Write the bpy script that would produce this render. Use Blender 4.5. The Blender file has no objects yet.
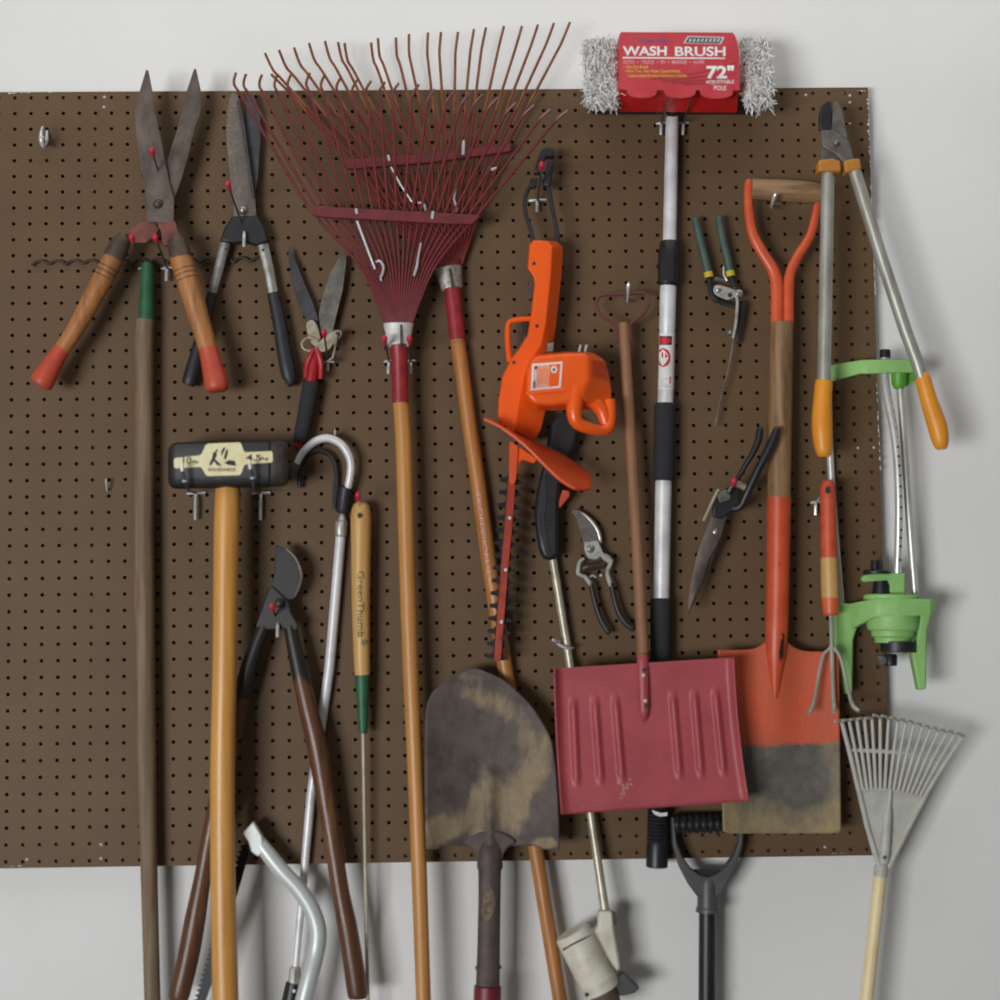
import bpy, bmesh, math, random
from mathutils import Vector, Matrix, Euler
random.seed(7)
SC = bpy.context.scene
COL = SC.collection
# ------------------------------------------------------------------ camera (fitted to the one inch hole grid)
F = 1650.0
CZ = 2.1065
CAM = Vector((0.7088, -2.5691, -0.8578 + CZ))
ROT = Euler((1.6524, 0.0122, -0.0193), 'XYZ')
RM = ROT.to_matrix()
cd = bpy.data.cameras.new('camera'); cd.sensor_width = 36.0; cd.lens = 36.0 * F / 1000.0
cam = bpy.data.objects.new('camera', cd); COL.objects.link(cam)
cam.location = CAM; cam.rotation_euler = ROT; SC.camera = cam

def P(px, py, d=0.0):
    """point d metres in front of the pegboard face that lies at photo position px, py"""
    v = RM @ Vector(((px - 500) / F, (500 - py) / F, -1.0))
    return CAM + v * ((-d - CAM.y) / v.y)

def S(px, d=0.03):
    return px * (2.569 - d) / F

# ------------------------------------------------------------------ materials
def lin(c):
    return tuple(((x / 255) / 12.92 if x / 255 <= .04045 else ((x / 255 + .055) / 1.055) ** 2.4) for x in c) + (1.0,)

def mat(name, c, rough=.5, metal=0.0, c2=None, sc=20, st=(1, 1, 1), lo=.4, hi=.62, bump=0.0, bsc=150, det=4, spec=.5, c3=None, sc3=60, lo3=.55, hi3=.65, st3=(1, 1, 1), coat=0):
    m = bpy.data.materials.new(name); m.use_nodes = True
    nt = m.node_tree; N = nt.nodes; L = nt.links
    b = N['Principled BSDF']
    b.inputs['Roughness'].default_value = rough
    b.inputs['Metallic'].default_value = metal
    b.inputs['Specular IOR Level'].default_value = spec
    b.inputs['Coat Weight'].default_value = coat
    tc = N.new('ShaderNodeTexCoord')
    def noise(scale, stretch, detail):
        mp = N.new('ShaderNodeMapping'); mp.inputs['Scale'].default_value = stretch
        L.new(tc.outputs['Object'], mp.inputs['Vector'])
        n = N.new('ShaderNodeTexNoise'); n.inputs['Scale'].default_value = scale; n.inputs['Detail'].default_value = detail
        n.inputs['Roughness'].default_value = .62
        L.new(mp.outputs[0], n.inputs['Vector']); return n.outputs['Fac']
    def rng(sock, a, z):
        r = N.new('ShaderNodeMapRange'); r.inputs['From Min'].default_value = a; r.inputs['From Max'].default_value = z
        L.new(sock, r.inputs['Value']); return r.outputs['Result']
    def mix(fac, a, z):
        x = N.new('ShaderNodeMix'); x.data_type = 'RGBA'
        L.new(fac, x.inputs['Factor'])
        for s, v in ((6, a), (7, z)):
            if isinstance(v, tuple): x.inputs[s].default_value = v
            else: L.new(v, x.inputs[s])
        return x.outputs[2]
    if c2 is None: c2 = tuple(max(0, x * .9) for x in c)
    o = mix(rng(noise(sc, st, det), lo, hi), lin(c), lin(c2))
    if c3: o = mix(rng(noise(sc3, st3, 5), lo3, hi3), o, lin(c3))
    L.new(o, b.inputs['Base Color'])
    if bump:
        bp = N.new('ShaderNodeBump'); bp.inputs['Strength'].default_value = bump; bp.inputs['Distance'].default_value = .002
        L.new(noise(bsc, (1, 1, 1), 3), bp.inputs['Height']); L.new(bp.outputs[0], b.inputs['Normal'])
    m['mixfn'] = 0
    return m

def wood(name, c, c2, rough=.5, c3=None):
    return mat(name, c, rough, 0, c2, 130, (1, 1, .05), .35, .68, .15, 300, c3=c3, sc3=30, st3=(1, 1, .15))

M = {}
M['wall'] = mat('painted_wall', (229, 228, 226), .75, 0, (225, 224, 221), 3, bump=.08, bsc=60, c3=(214, 212, 206), sc3=9, lo3=.68, hi3=.8)
M['floor'] = mat('concrete', (150, 148, 143), .8, 0, (128, 125, 120), 6, bump=.2, bsc=80)
M['board'] = mat('brown_hardboard', (102, 79, 54), .58, 0, (95, 73, 50), 9, lo=.35, hi=.65, bump=.05, bsc=400, c3=(103, 82, 58), sc3=700, lo3=.6, hi3=.75, spec=.3)
M['batten'] = mat('rough_batten', (96, 74, 50), .8)
M['chip'] = mat('pale_chipped_fibre', (215, 208, 198), .9)
M['screw'] = mat('white_screw', (205, 200, 200), .4)
M['wire'] = mat('zinc_wire', (226, 227, 229), .3, .35)
M['wire_dark'] = mat('dark_zinc_wire', (105, 105, 108), .4, .7)
M['rust_wire'] = mat('brown_wire', (66, 50, 38), .6, .2)
M['redcap'] = mat('red_vinyl_tip', (208, 48, 66), .45)
M['blade_old'] = mat('weathered_blade_steel', (112, 100, 92), .5, .45, (82, 72, 66), 28, (1, 1, .6), c3=(104, 78, 62), sc3=60, lo3=.55, hi3=.75)
M['blade_mott'] = mat('mottled_blade_steel', (116, 106, 98), .45, .35, (104, 94, 87), 30, c3=(136, 124, 108), sc3=150, lo3=.5, hi3=.72)
M['blade_dark'] = mat('dark_blade_steel', (80, 80, 84), .42, .5, (66, 65, 68), 40)
M['blade_grey'] = mat('grey_blade_steel', (132, 126, 118), .42, .55, (104, 98, 92), 40)
M['redrust'] = mat('rusty_red_paint', (130, 66, 58), .6, .1, (96, 62, 52), 60)
M['wood_orange'] = wood('worn_orange_wood', (182, 122, 70), (164, 106, 58), .45, (144, 96, 58))
M['red_end'] = mat('rubbed_red_paint', (192, 78, 54), .5, 0, (176, 66, 52), 45, lo=.45, hi=.7, c3=(196, 110, 74), sc3=70, lo3=.6, hi3=.75)
M['ferrule'] = mat('dull_ferrule', (98, 84, 72), .5, .4, (80, 68, 58), 40)
M['black_rubber'] = mat('black_rubber', (42, 43, 48), .5, 0, (34, 34, 38), 60)
M['black_plastic'] = mat('black_plastic', (36, 36, 40), .42, 0, (28, 28, 31), 60)
M['foam'] = mat('charcoal_foam', (42, 43, 46), .85, 0, (34, 35, 37), 300, bump=.3, bsc=900)
M['silver'] = mat('bare_steel', (186, 184, 178), .38, .75, (150, 145, 136), 50)
M['satin'] = mat('satin_cast_metal', (200, 198, 192), .45, .6, (168, 164, 156), 70)
M['chrome'] = mat('bright_tube', (226, 226, 222), .3, .5, (212, 212, 206), 30)
M['galv'] = mat('galvanised_tube', (182, 182, 172), .42, .4, (158, 156, 144), 45, (1, 1, .3))
M['bow_tube'] = mat('polished_bow_tube', (206, 212, 210), .42, .25, (204, 208, 204), 30)
M['alu'] = mat('matt_aluminium', (228, 227, 228), .4, .15, (202, 201, 204), 20)
M['nickel'] = mat('aged_nickel_tube', (192, 186, 166), .38, .35, (168, 160, 138), 30)
M['cream'] = mat('cream_cast_lever', (176, 166, 146), .5, .3, (136, 124, 106), 70)
M['red'] = mat('red_enamel', (176, 34, 40), .4)
M['rake_red'] = mat('dark_red_enamel', (118, 42, 46), .42, 0, (98, 38, 41), 60)
M['rake_tip'] = mat('oxide_red_enamel', (132, 46, 42), .42, 0, (108, 44, 38), 60)
M['rake_ochre'] = mat('ochre_worn_tine_end', (136, 82, 36), .5, 0, (120, 56, 34), 60)
M['rake_tube'] = mat('scuffed_red_tube', (156, 44, 50), .4, 0, (132, 38, 46), 60, c3=(92, 32, 38), sc3=90, lo3=.6, hi3=.68)
M['collar'] = mat('zinc_collar', (210, 209, 205), .5, .12, (186, 184, 180), 50)
M['collar_old'] = mat('spotted_zinc_collar', (166, 160, 148), .5, .4, (128, 122, 112), 150)
M['green_paint'] = mat('green_enamel', (44, 98, 62), .5, 0, (36, 84, 54), 50)
M['wood_grey'] = wood('weathered_grey_wood', (134, 114, 88), (98, 82, 64), .65, (112, 82, 56))
M['wood_ash'] = wood('varnished_ash', (216, 160, 84), (196, 138, 66), .35)
M['wood_honey'] = wood('honey_wood', (198, 142, 78), (178, 122, 62), .4)
M['wood_tan'] = wood('light_turned_wood', (206, 162, 98), (190, 144, 80), .42)
M['wood_back'] = wood('amber_wood', (184, 124, 66), (156, 100, 50), .38)
M['wood_pale'] = wood('plain_brown_wood', (150, 108, 76), (128, 90, 62), .6)
M['wood_spade'] = wood('grimy_ash_wood', (152, 118, 80), (116, 86, 56), .55, (98, 74, 50))
M['wood_dark'] = wood('dark_oiled_wood', (104, 68, 45), (80, 51, 35), .35, (118, 82, 56))
M['bare_end'] = mat('bare_brown_steel', (66, 58, 54), .45, .3, (50, 44, 42), 60)
M['iron'] = mat('black_iron', (50, 47, 46), .45, .3, (46, 43, 42), 60)
M['sledge'] = mat('black_forged_steel', (42, 41, 42), .5, .35, (44, 42, 42), 40, c3=(96, 84, 74), sc3=70, lo3=.66, hi3=.74)
M['label_cream'] = mat('cream_label', (232, 224, 180), .5, 0, (222, 210, 160), 50)
M['ink'] = mat('black_ink', (44, 42, 44), .6)
M['orange'] = mat('orange_plastic', (246, 98, 26), .33, 0, (240, 92, 22), 10, coat=.1)
M['orange_dark'] = mat('orange_guard_plastic', (226, 88, 36), .45, 0, (218, 82, 32), 20)
M['blade_red'] = mat('orange_red_bar', (172, 60, 34), .42, 0, (150, 48, 26), 40, c3=(96, 44, 30), sc3=40, lo3=.58, hi3=.66)
M['tooth'] = mat('black_tooth_steel', (40, 40, 44), .4, .5)
M['white'] = mat('white_print', (240, 238, 236), .5)
M['orange_print'] = mat('salmon_print', (246, 170, 140), .5)
M['trim_white'] = mat('aged_white_plastic', (216, 212, 196), .5, 0, (198, 192, 172), 30, c3=(170, 160, 138), sc3=40, lo3=.62, hi3=.75)
M['grey_plastic'] = mat('grey_plastic', (84, 82, 83), .45)
M['brown_plastic'] = mat('soil_stained_plastic', (104, 84, 76), .6)
M['snow_red'] = mat('faded_red_steel', (170, 74, 80), .46, 0, (160, 68, 74), 14, c3=(180, 92, 96), sc3=160, lo3=.62, hi3=.72)
M['rust_red_wire'] = mat('red_brown_wire', (104, 56, 50), .55)
M['scratch'] = mat('bare_scratch', (196, 150, 128), .6)
M['spade_or'] = mat('orange_enamel', (204, 84, 50), .4, 0, (192, 76, 44), 30, c3=(70, 42, 34), sc3=60, lo3=.69, hi3=.72, st3=(1, 1, .4))
M['wood_grip'] = mat('grimy_grip_wood', (160, 128, 90), .55, 0, (132, 102, 68), 110, (.05, 1, 1), .35, .68, .15, 300, c3=(112, 86, 60), sc3=30, st3=(.2, 1, 1))
M['spade_yoke'] = mat('orange_yoke_enamel', (214, 92, 54), .38, 0, (202, 80, 44), 30)
M['grip_or'] = mat('brick_orange_paint', (206, 86, 56), .5, 0, (192, 72, 44), 60)
M['tip_or'] = mat('bright_orange_paint', (226, 106, 60), .45)
M['yellow'] = mat('amber_vinyl', (232, 152, 44), .42, 0, (226, 144, 38), 20)
M['clamp'] = mat('amber_clamp', (196, 132, 50), .5)
M['spr'] = mat('apple_green_plastic', (146, 196, 116), .5, 0, (140, 188, 110), 40)
M['spr2'] = mat('bright_green_plastic', (96, 176, 52), .45)
M['green_grip'] = mat('dark_green_vinyl', (66, 90, 80), .55, 0, (58, 80, 72), 60)
M['yband'] = mat('yellow_band', (214, 192, 44), .5)
M['resin'] = mat('grey_resin', (188, 188, 180), .5, 0, (176, 174, 162), 40)
M['resin_edge'] = mat('tan_stained_resin', (176, 160, 128), .5)
M['cream_pole'] = mat('cream_painted_pole', (236, 218, 172), .45, 0, (230, 208, 156), 30)
M['dred'] = mat('maroon_paint', (116, 34, 44), .45)
M['bristle'] = mat('white_bristle', (252, 251, 249), .7, 0, (238, 237, 235), 220)
M['card'] = mat('faded_red_card', (196, 70, 78), .35, 0, (190, 58, 66), 20)
M['card2'] = mat('bright_red_card', (226, 30, 36), .4)
M['card_line'] = mat('dark_red_print', (168, 48, 58), .5)
M['yprint'] = mat('yellow_print', (232, 206, 70), .5)
M['bprint'] = mat('violet_print', (112, 84, 140), .5)
M['pprint'] = mat('pink_print', (240, 176, 176), .5)
M['silver_print'] = mat('silver_print', (206, 200, 200), .4)
M['redprint'] = mat('red_print', (214, 40, 56), .5)
M['green_ink'] = mat('green_ink', (98, 112, 58), .6)
M['wood_print'] = mat('pink_worn_print', (236, 170, 150), .5)
M['coil'] = mat('brown_coil_steel', (112, 98, 84), .4, .6)

# mud caked shovel and worn spade: where the dirt sits comes from a per-vertex amount broken up by noise, with the shovel rim's shade painted in
def dirty(name, base, b2, mud, mud2, sc, amp, st=(1, 1, .6), worn=None, w=.1):
    m = mat(name, base, .68, .1, b2, sc * 1.6, bump=.4, bsc=170)
    nt = m.node_tree; N = nt.nodes; L = nt.links; b = N['Principled BSDF']
    def mathn(op, *v):
        x = N.new('ShaderNodeMath'); x.operation = op
        for i, q in enumerate(v):
            if isinstance(q, (int, float)): x.inputs[i].default_value = q
            else: L.new(q, x.inputs[i])
        return x.outputs[0]
    def noise(s_, stretch, det=8):
        tc = N.new('ShaderNodeTexCoord'); mp = N.new('ShaderNodeMapping'); mp.inputs['Scale'].default_value = stretch; L.new(tc.outputs['Object'], mp.inputs[0])
        n = N.new('ShaderNodeTexNoise'); n.inputs['Scale'].default_value = s_; n.inputs['Detail'].default_value = det; n.inputs['Roughness'].default_value = .68
        L.new(mp.outputs[0], n.inputs[0]); return n.outputs['Fac']
    def mixc(f, a, z):
        x = N.new('ShaderNodeMix'); x.data_type = 'RGBA'; L.new(f, x.inputs[0])
        for i, q in ((6, a), (7, z)):
            if isinstance(q, tuple): x.inputs[i].default_value = q
            else: L.new(q, x.inputs[i])
        return x.outputs[2]
    def ramp(v, lo, hi):
        r = N.new('ShaderNodeMapRange'); r.inputs[1].default_value = lo; r.inputs[2].default_value = hi; L.new(v, r.inputs[0]); return r.outputs[0]
    at = N.new('ShaderNodeAttribute'); at.attribute_name = 'dirt'
    v = mathn('ADD', at.outputs['Fac'], mathn('MULTIPLY', mathn('SUBTRACT', noise(sc, st), .5), amp))
    col = b.inputs['Base Color'].links[0].from_socket
    mc = mixc(ramp(noise(sc * 2.4, st), .35, .7), lin(mud), lin(mud2))
    col = mixc(ramp(v, .5 - w, .5 + w), col, mc)
    if worn:
        a2 = N.new('ShaderNodeAttribute'); a2.attribute_name = 'paint'
        v2 = mathn('ADD', a2.outputs['Fac'], mathn('MULTIPLY', mathn('SUBTRACT', noise(24, (1, 1, 1)), .5), .7))
        pc = mixc(ramp(noise(14, (1, 1, .6)), .4, .75), lin(worn), lin((164, 88, 62)))
        col = mixc(ramp(v2, .38, .62), col, pc)
    L.new(col, b.inputs['Base Color']); return m
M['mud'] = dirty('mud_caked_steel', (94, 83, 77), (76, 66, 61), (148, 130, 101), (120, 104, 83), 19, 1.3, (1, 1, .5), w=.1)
M['mud_tan'] = mat('dried_tan_mud', (128, 112, 88), .85, 0, (92, 76, 68), 110, lo=.4, hi=.6, bump=.4)
M['mud_socket'] = mat('rusty_dark_socket', (86, 72, 68), .6, .1, (70, 58, 54), 40, bump=.4, bsc=170, c3=(140, 118, 90), sc3=40, lo3=.62, hi3=.74)
M['spade_blade'] = dirty('worn_orange_spade', (98, 92, 84), (82, 77, 71), (158, 138, 98), (126, 112, 88), 22, 1.0, (1, 1, .7), (202, 86, 52), w=.2)
def set_attr(o, name, vals):
    a = o.data.attributes.new(name, 'FLOAT', 'POINT')
    for i, x in enumerate(vals): a.data[i].value = x

# ------------------------------------------------------------------ mesh helpers
def cr(p0, p1, p2, p3, t):
    return tuple(.5 * ((2 * b) + (-a + c) * t + (2 * a - 5 * b + 4 * c - d) * t * t + (-a + 3 * b - 3 * c + d) * t ** 3) for a, b, c, d in zip(p0, p1, p2, p3))

def smooth(pts, n, closed=False):
    if n <= 1 or len(pts) < 3: return list(pts)
    out = []; k = len(pts)
    for i in range(k if closed else k - 1):
        if closed: q = [pts[(i + j) % k] for j in (-1, 0, 1, 2)]
        else: q = [pts[max(0, min(k - 1, i + j))] for j in (-1, 0, 1, 2)]
        for s in range(n): out.append(cr(*q, s / n))
    if not closed: out.append(tuple(pts[-1]))
    return out

def ring_tube(bm, ws, rs, seg=12, flat=1.0, phase=0.0, cap=True):
    n = len(ws); rings = []; prev = None
    for i in range(n):
        a = ws[max(0, i - 1)]; b = ws[min(n - 1, i + 1)]
        t = (b - a).normalized()
        if flat != 1.0 or prev is None:
            ref = Vector((0, -1, 0))
            if abs(t.dot(ref)) > .95: ref = Vector((0, 0, 1))
            n1 = t.cross(ref).normalized()
        else:
            n1 = (prev - t * prev.dot(t)).normalized()
        prev = n1; n2 = n1.cross(t).normalized()
        if n2.y > 0 and abs(t.y) < .9 and flat != 1.0: n2 = -n2
        rings.append([bm.verts.new(ws[i] + n1 * (rs[i] * math.cos(phase + 2 * math.pi * k / seg)) + n2 * (rs[i] * flat * math.sin(phase + 2 * math.pi * k / seg))) for k in range(seg)])
    for i in range(n - 1):
        for k in range(seg):
            bm.faces.new((rings[i][k], rings[i][(k + 1) % seg], rings[i + 1][(k + 1) % seg], rings[i + 1][k]))
    if cap:
        bm.faces.new(rings[0][::-1]); bm.faces.new(rings[-1])

def T(pts, seg=12, sm=1, flat=1.0, bm=None, phase=0.0):
    """tube through (px, py, d, r_px)"""
    bm = bm or bmesh.new()
    pts = smooth([tuple(map(float, p)) for p in pts], sm)
    ring_tube(bm, [P(p[0], p[1], p[2]) for p in pts], [S(p[3], p[2]) for p in pts], seg, flat, phase)
    return bm

def V(px, y0, y1, d, prof, flat=1.0, seg=24, bm=None):
    """vertical lathe: prof = [(fraction down, r_px)]"""
    bm = bm or bmesh.new()
    a = P(px, y0, d); b = P(px, y1, d)
    ring_tube(bm, [a.lerp(b, f) for f, r in prof], [S(r, d) for f, r in prof], seg, flat)
    return bm

def plate(poly, d, t, sm=1, bm=None):
    """solid cut from an outline; d = depth of the front, may be given per point"""
    bm = bm or bmesh.new()
    pts = [(p[0], p[1], p[2] if len(p) > 2 else d) for p in poly]
    pts = smooth(pts, sm, True)
    f = [bm.verts.new(P(*p)) for p in pts]
    b = [bm.verts.new(v.co + Vector((0, t, 0))) for v in f]
    n = len(f)
    bm.faces.new(f); bm.faces.new(b[::-1])
    for i in range(n): bm.faces.new((f[i], b[i], b[(i + 1) % n], f[(i + 1) % n]))
    return bm

def loft(A, da, B, db, bm=None, steps=1):
    bm = bm or bmesh.new()
    f = [bm.verts.new(P(x, y, da)) for x, y in A]; b = [bm.verts.new(P(x, y, db)) for x, y in B]
    n = len(f); bm.faces.new(f); bm.faces.new(b[::-1])
    for i in range(n): bm.faces.new((f[i], b[i], b[(i + 1) % n], f[(i + 1) % n]))
    return bm

def ridge_blade(rows, d, ridge, t, bm=None):
    """rows: (y, x_left, x_ridge, x_right)"""
    bm = bm or bmesh.new(); R = []
    for y, a, m, c in rows:
        fr = [P(a, y, d), P(m, y, d + ridge), P(c, y, d)]
        bk = [P(a, y, d) + Vector((0, t, 0)), P(c, y, d) + Vector((0, t, 0))]
        R.append([bm.verts.new(v) for v in fr + [bk[1], bk[0]]])
    for i in range(len(R) - 1):
        for k in range(5): bm.faces.new((R[i][k], R[i][(k + 1) % 5], R[i + 1][(k + 1) % 5], R[i + 1][k]))
    bm.faces.new(R[0][::-1]); bm.faces.new(R[-1])
    return bm

def sheet(grid, bm=None):
    """grid of (px, py, d)"""
    bm = bm or bmesh.new()
    G = [[bm.verts.new(P(*p)) for p in row] for row in grid]
    for i in range(len(G) - 1):
        for j in range(len(G[0]) - 1):
            bm.faces.new((G[i][j], G[i + 1][j], G[i + 1][j + 1], G[i][j + 1]))
    return bm

def disc(px, py, d, r, h=.002, seg=16, dome=0.0, bm=None):
    """short cylinder standing off toward the room; r in px"""
    bm = bm or bmesh.new(); c = P(px, py, d); r = S(r, d); y = Vector((0, -1, 0))
    ws = [c, c + y * h]; rs = [r, r * (.98 if not dome else .85)]
    if dome: ws += [c + y * (h + dome * .7), c + y * (h + dome)]; rs += [r * .55, r * .12]
    ring_tube(bm, ws, rs, seg); return bm

def wrap_poly(poly, fd, bm=None, n=10):
    """print that follows a curved surface: convex outline cut into rows, fd(px, py) = depth"""
    bm = bm or bmesh.new()
    ys = [p[1] for p in poly]; y0, y1 = min(ys), max(ys); g = []
    for i in range(n + 1):
        y = y0 + (y1 - y0) * (.001 + .998 * i / n); xs = []
        for a, b in zip(poly, poly[1:] + poly[:1]):
            if (a[1] - y) * (b[1] - y) <= 0 and a[1] != b[1]: xs.append(a[0] + (b[0] - a[0]) * (y - a[1]) / (b[1] - a[1]))
        xa, xb = min(xs), max(xs)
        g.append([(xa + (xb - xa) * k / 8, y, fd(xa + (xb - xa) * k / 8, y)) for k in range(9)])
    return sheet(g, bm)

WL = {}
def thing(name, label, cat, px, py, d=0.0, group=None):
    o = bpy.data.objects.new(name, None); COL.objects.link(o); o.empty_display_size = .05
    o.location = P(px, py, d); WL[o] = Vector(o.location)
    o['label'] = label; o['category'] = cat
    if group: o['group'] = group
    return o

def part(name, bm, m, parent=None, bevel=0, seg=2, solid=0, subd=0, ang=.6, label=None, recalc=True, stuff=False):
    if recalc: bmesh.ops.recalc_face_normals(bm, faces=bm.faces[:])
    vs = [v.co for v in bm.verts]
    lo = Vector(min(v[i] for v in vs) for i in range(3)); hi = Vector(max(v[i] for v in vs) for i in range(3))
    c = (lo + hi) / 2
    for v in bm.verts: v.co -= c
    me = bpy.data.meshes.new(name); bm.to_mesh(me); bm.free()
    me.shade_smooth()
    if ang: me.set_sharp_from_angle(angle=ang)
    o = bpy.data.objects.new(name, me); COL.objects.link(o)
    me.materials.append(M[m])
    WL[o] = c
    if parent is not None:
        o.parent = parent; o.location = c - WL[parent]
    else: o.location = c
    if solid:
        s = o.modifiers.new('Solidify', 'SOLIDIFY'); s.thickness = solid; s.offset = 0
    if bevel:
        b = o.modifiers.new('Bevel', 'BEVEL'); b.width = bevel; b.segments = seg; b.limit_method = 'ANGLE'; b.angle_limit = .6; b.harden_normals = False
    if subd:
        s = o.modifiers.new('Subdivision', 'SUBSURF'); s.levels = subd; s.render_levels = subd
    if label: o['label'] = label
    if stuff: o['kind'] = 'stuff'
    return o

def text(name, s, x0, y0, w, h, d, m, parent, rot=0, bold=0.0, shear=0.0, skew=0.0):
    """flat print filling the box w x h px whose left top corner is x0, y0 (rot: 90 = reading downward); d may be a function"""
    cu = bpy.data.curves.new('t', 'FONT'); cu.body = s; cu.offset = bold; cu.shear = shear
    ob = bpy.data.objects.new('t', cu); COL.objects.link(ob)
    dg = bpy.context.evaluated_depsgraph_get(); dg.update()
    me = bpy.data.meshes.new_from_object(ob.evaluated_get(dg))
    bpy.data.objects.remove(ob); bpy.data.curves.remove(cu)
    bm = bmesh.new(); bm.from_mesh(me); bpy.data.meshes.remove(me)
    xs = [v.co.x for v in bm.verts]; ys = [v.co.y for v in bm.verts]
    ax, bx, ay, by = min(xs), max(xs), min(ys), max(ys)
    for v in bm.verts:
        u = (v.co.x - ax) / (bx - ax); q = 1 - (v.co.y - ay) / (by - ay)
        if rot == 90: X = x0 + (1 - q) * w + skew * u; Y = y0 + u * h
        else: X = x0 + u * w; Y = y0 + q * h + skew * u
        v.co = P(X, Y, d(X, Y) if callable(d) else d)
    return part(name, bm, m, parent, ang=0, recalc=False)

def structure(name, lo, hi, m):
    bm = bmesh.new()
    bmesh.ops.create_cube(bm, size=1)
    for v in bm.verts: v.co = Vector(((lo[i] + hi[i]) / 2 + v.co[i] * (hi[i] - lo[i])) for i in range(3))
    o = part(name, bm, m); o['kind'] = 'structure'; return o

# ------------------------------------------------------------------ the garage wall, floor and the board
GAP = .024
structure('wall_back', (-2.2, GAP, 0), (3.4, GAP + .12, 3.0), 'wall')
structure('floor', (-2.2, -4.6, -.08), (3.4, GAP + .12, 0), 'floor')

pitch = .0254
C0, C1, R1 = -8, 54, 48
bm = bmesh.new(); V0 = {}
def gv(i, j):
    k = (i, j)
    if k not in V0:
        z = CZ + pitch / 2 - j * pitch / 2
        if j == 0: z -= .0034
        if j == 2 * R1: z += .003
        x = C0 * pitch + i * pitch / 2 - pitch / 2
        if i == 2 * (C1 - C0): x -= .0003
        V0[k] = bm.verts.new((x, 0, z))
    return V0[k]
ho = [(-1, -1), (0, -1), (1, -1), (1, 0), (1, 1), (0, 1), (-1, 1), (-1, 0)]
for c in range(C1 - C0):
    for r in range(R1):
        ci, cj = 2 * c + 1, 2 * r + 1
        cx, cz = C0 * pitch + c * pitch, CZ - r * pitch
        out = [gv(ci + a, cj + b) for a, b in ho]
        hr = .0031
        A = [math.atan2(-b, a) for a, b in ho]
        f = [bm.verts.new((cx + hr * math.cos(t), 0, cz + hr * math.sin(t))) for t in A]
        bk = [bm.verts.new((cx + hr * math.cos(t), .006, cz + hr * math.sin(t))) for t in A]
        for k in range(8):
            q = (k + 1) % 8
            bm.faces.new((out[k], out[q], f[q], f[k]))
            bm.faces.new((f[k], f[q], bk[q], bk[k]))
nx, nz = 2 * (C1 - C0), 2 * R1
def rim(seq):
    for a, b in zip(seq[:-1], seq[1:]):
        va, vb = gv(*a), gv(*b)
        bm.faces.new((va, vb, bm.verts.new(vb.co + Vector((0, .006, 0))), bm.verts.new(va.co + Vector((0, .006, 0)))))
rim([(i, 0) for i in range(nx + 1)]); rim([(nx, j) for j in range(nz + 1)])
rim([(i, nz) for i in range(nx, -1, -1)]); rim([(0, j) for j in range(nz, -1, -1)])
bmesh.ops.recalc_face_normals(bm, faces=bm.faces[:])
if sum(fc.normal.y for fc in bm.faces if abs(fc.normal.y) > .9) > 0: bmesh.ops.reverse_faces(bm, faces=bm.faces[:])
board = thing('pegboard', 'large brown perforated hardboard panel fixed to the pale wall behind all the tools', 'pegboard', 440, 480, 0)
part('panel', bm, 'board', board, ang=.5, recalc=False)
xl, xr = C0 * pitch - pitch / 2, C1 * pitch - pitch / 2
zt, zb = CZ + pitch / 2 - .0034, CZ + pitch / 2 - R1 * pitch + .003
def batten(lo, hi):
    b = bmesh.new(); bmesh.ops.create_cube(b, size=1)
    for v in b.verts: v.co = Vector(((lo[i] + hi[i]) / 2 + v.co[i] * (hi[i] - lo[i])) for i in range(3))
    part('batten', b, 'batten', board)
batten((xl + .01, .0065, zb + .002), (xr - .01, GAP - .0005, zb + .05))
batten((xl + .01, .0065, zt - .03), (xr - .06, GAP - .0005, zt - .004))  # top strip shaped to block light behind the upper row of holes
batten((5 * pitch - .012, .0065, zb + .06), (5 * pitch + .012, GAP - .0005, zt - .05))
batten((xr - .036, .0065, zb + .06), (xr - .008, GAP - .0005, zt - .004))  # right strip put in to stop light leaking into the edge holes
for x, y in [(104.5, 97), (104, 107), (27, 859.5), (101, 844.5), (101, 858.5), (850, 95.5), (850, 102.5), (858, 448), (874, 447.5), (825, 847), (806, 95), (850, 124)]:
    part('screw', disc(x, y, 0, 1.5, .0006, 10, .0008), 'screw', board)
def flecks(x0, y0, x1, y1, n, w):
    b = bmesh.new()
    for i in range(n):
        t = (i + random.random()) / n; x = x0 + (x1 - x0) * t; y = y0 + (y1 - y0) * t
        dx, dy = (x1 - x0), (y1 - y0); l = math.hypot(dx, dy); dx /= l; dy /= l
        L_ = l / n * random.uniform(.4, 1.1); ww = w * random.uniform(.3, 1)
        nx_, ny_ = -dy, dx
        plate([(x - dx * L_ / 2, y - dy * L_ / 2), (x, y - .3), (x + dx * L_ / 2, y + dy * L_ / 2), (x + nx_ * ww, y + ny_ * ww)], .0012, .0016, 1, b)
    return b
part('chipped_edge', flecks(868.2, 98, 870.6, 168, 14, 2.6), 'chip', board)
part('chipped_edge', flecks(870.6, 170, 876, 300, 12, 1.1), 'chip', board)
part('chipped_edge', flecks(877, 385, 881, 470, 12, 1.6), 'chip', board)
part('chipped_edge', flecks(866, 90.6, 857, 90.4, 4, -1.6), 'chip', board)
part('chipped_edge', flecks(30, 92.6, 6, 93, 6, -1.6), 'chip', board)
part('chipped_edge', flecks(52, 92, 47, 92.3, 2, -2), 'chip', board)
part('chipped_edge', flecks(2, 866.5, 24, 866.5, 5, -1.8), 'chip', board)
part('chipped_edge', flecks(830, 854, 850, 853, 5, -1), 'chip', board)

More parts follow.
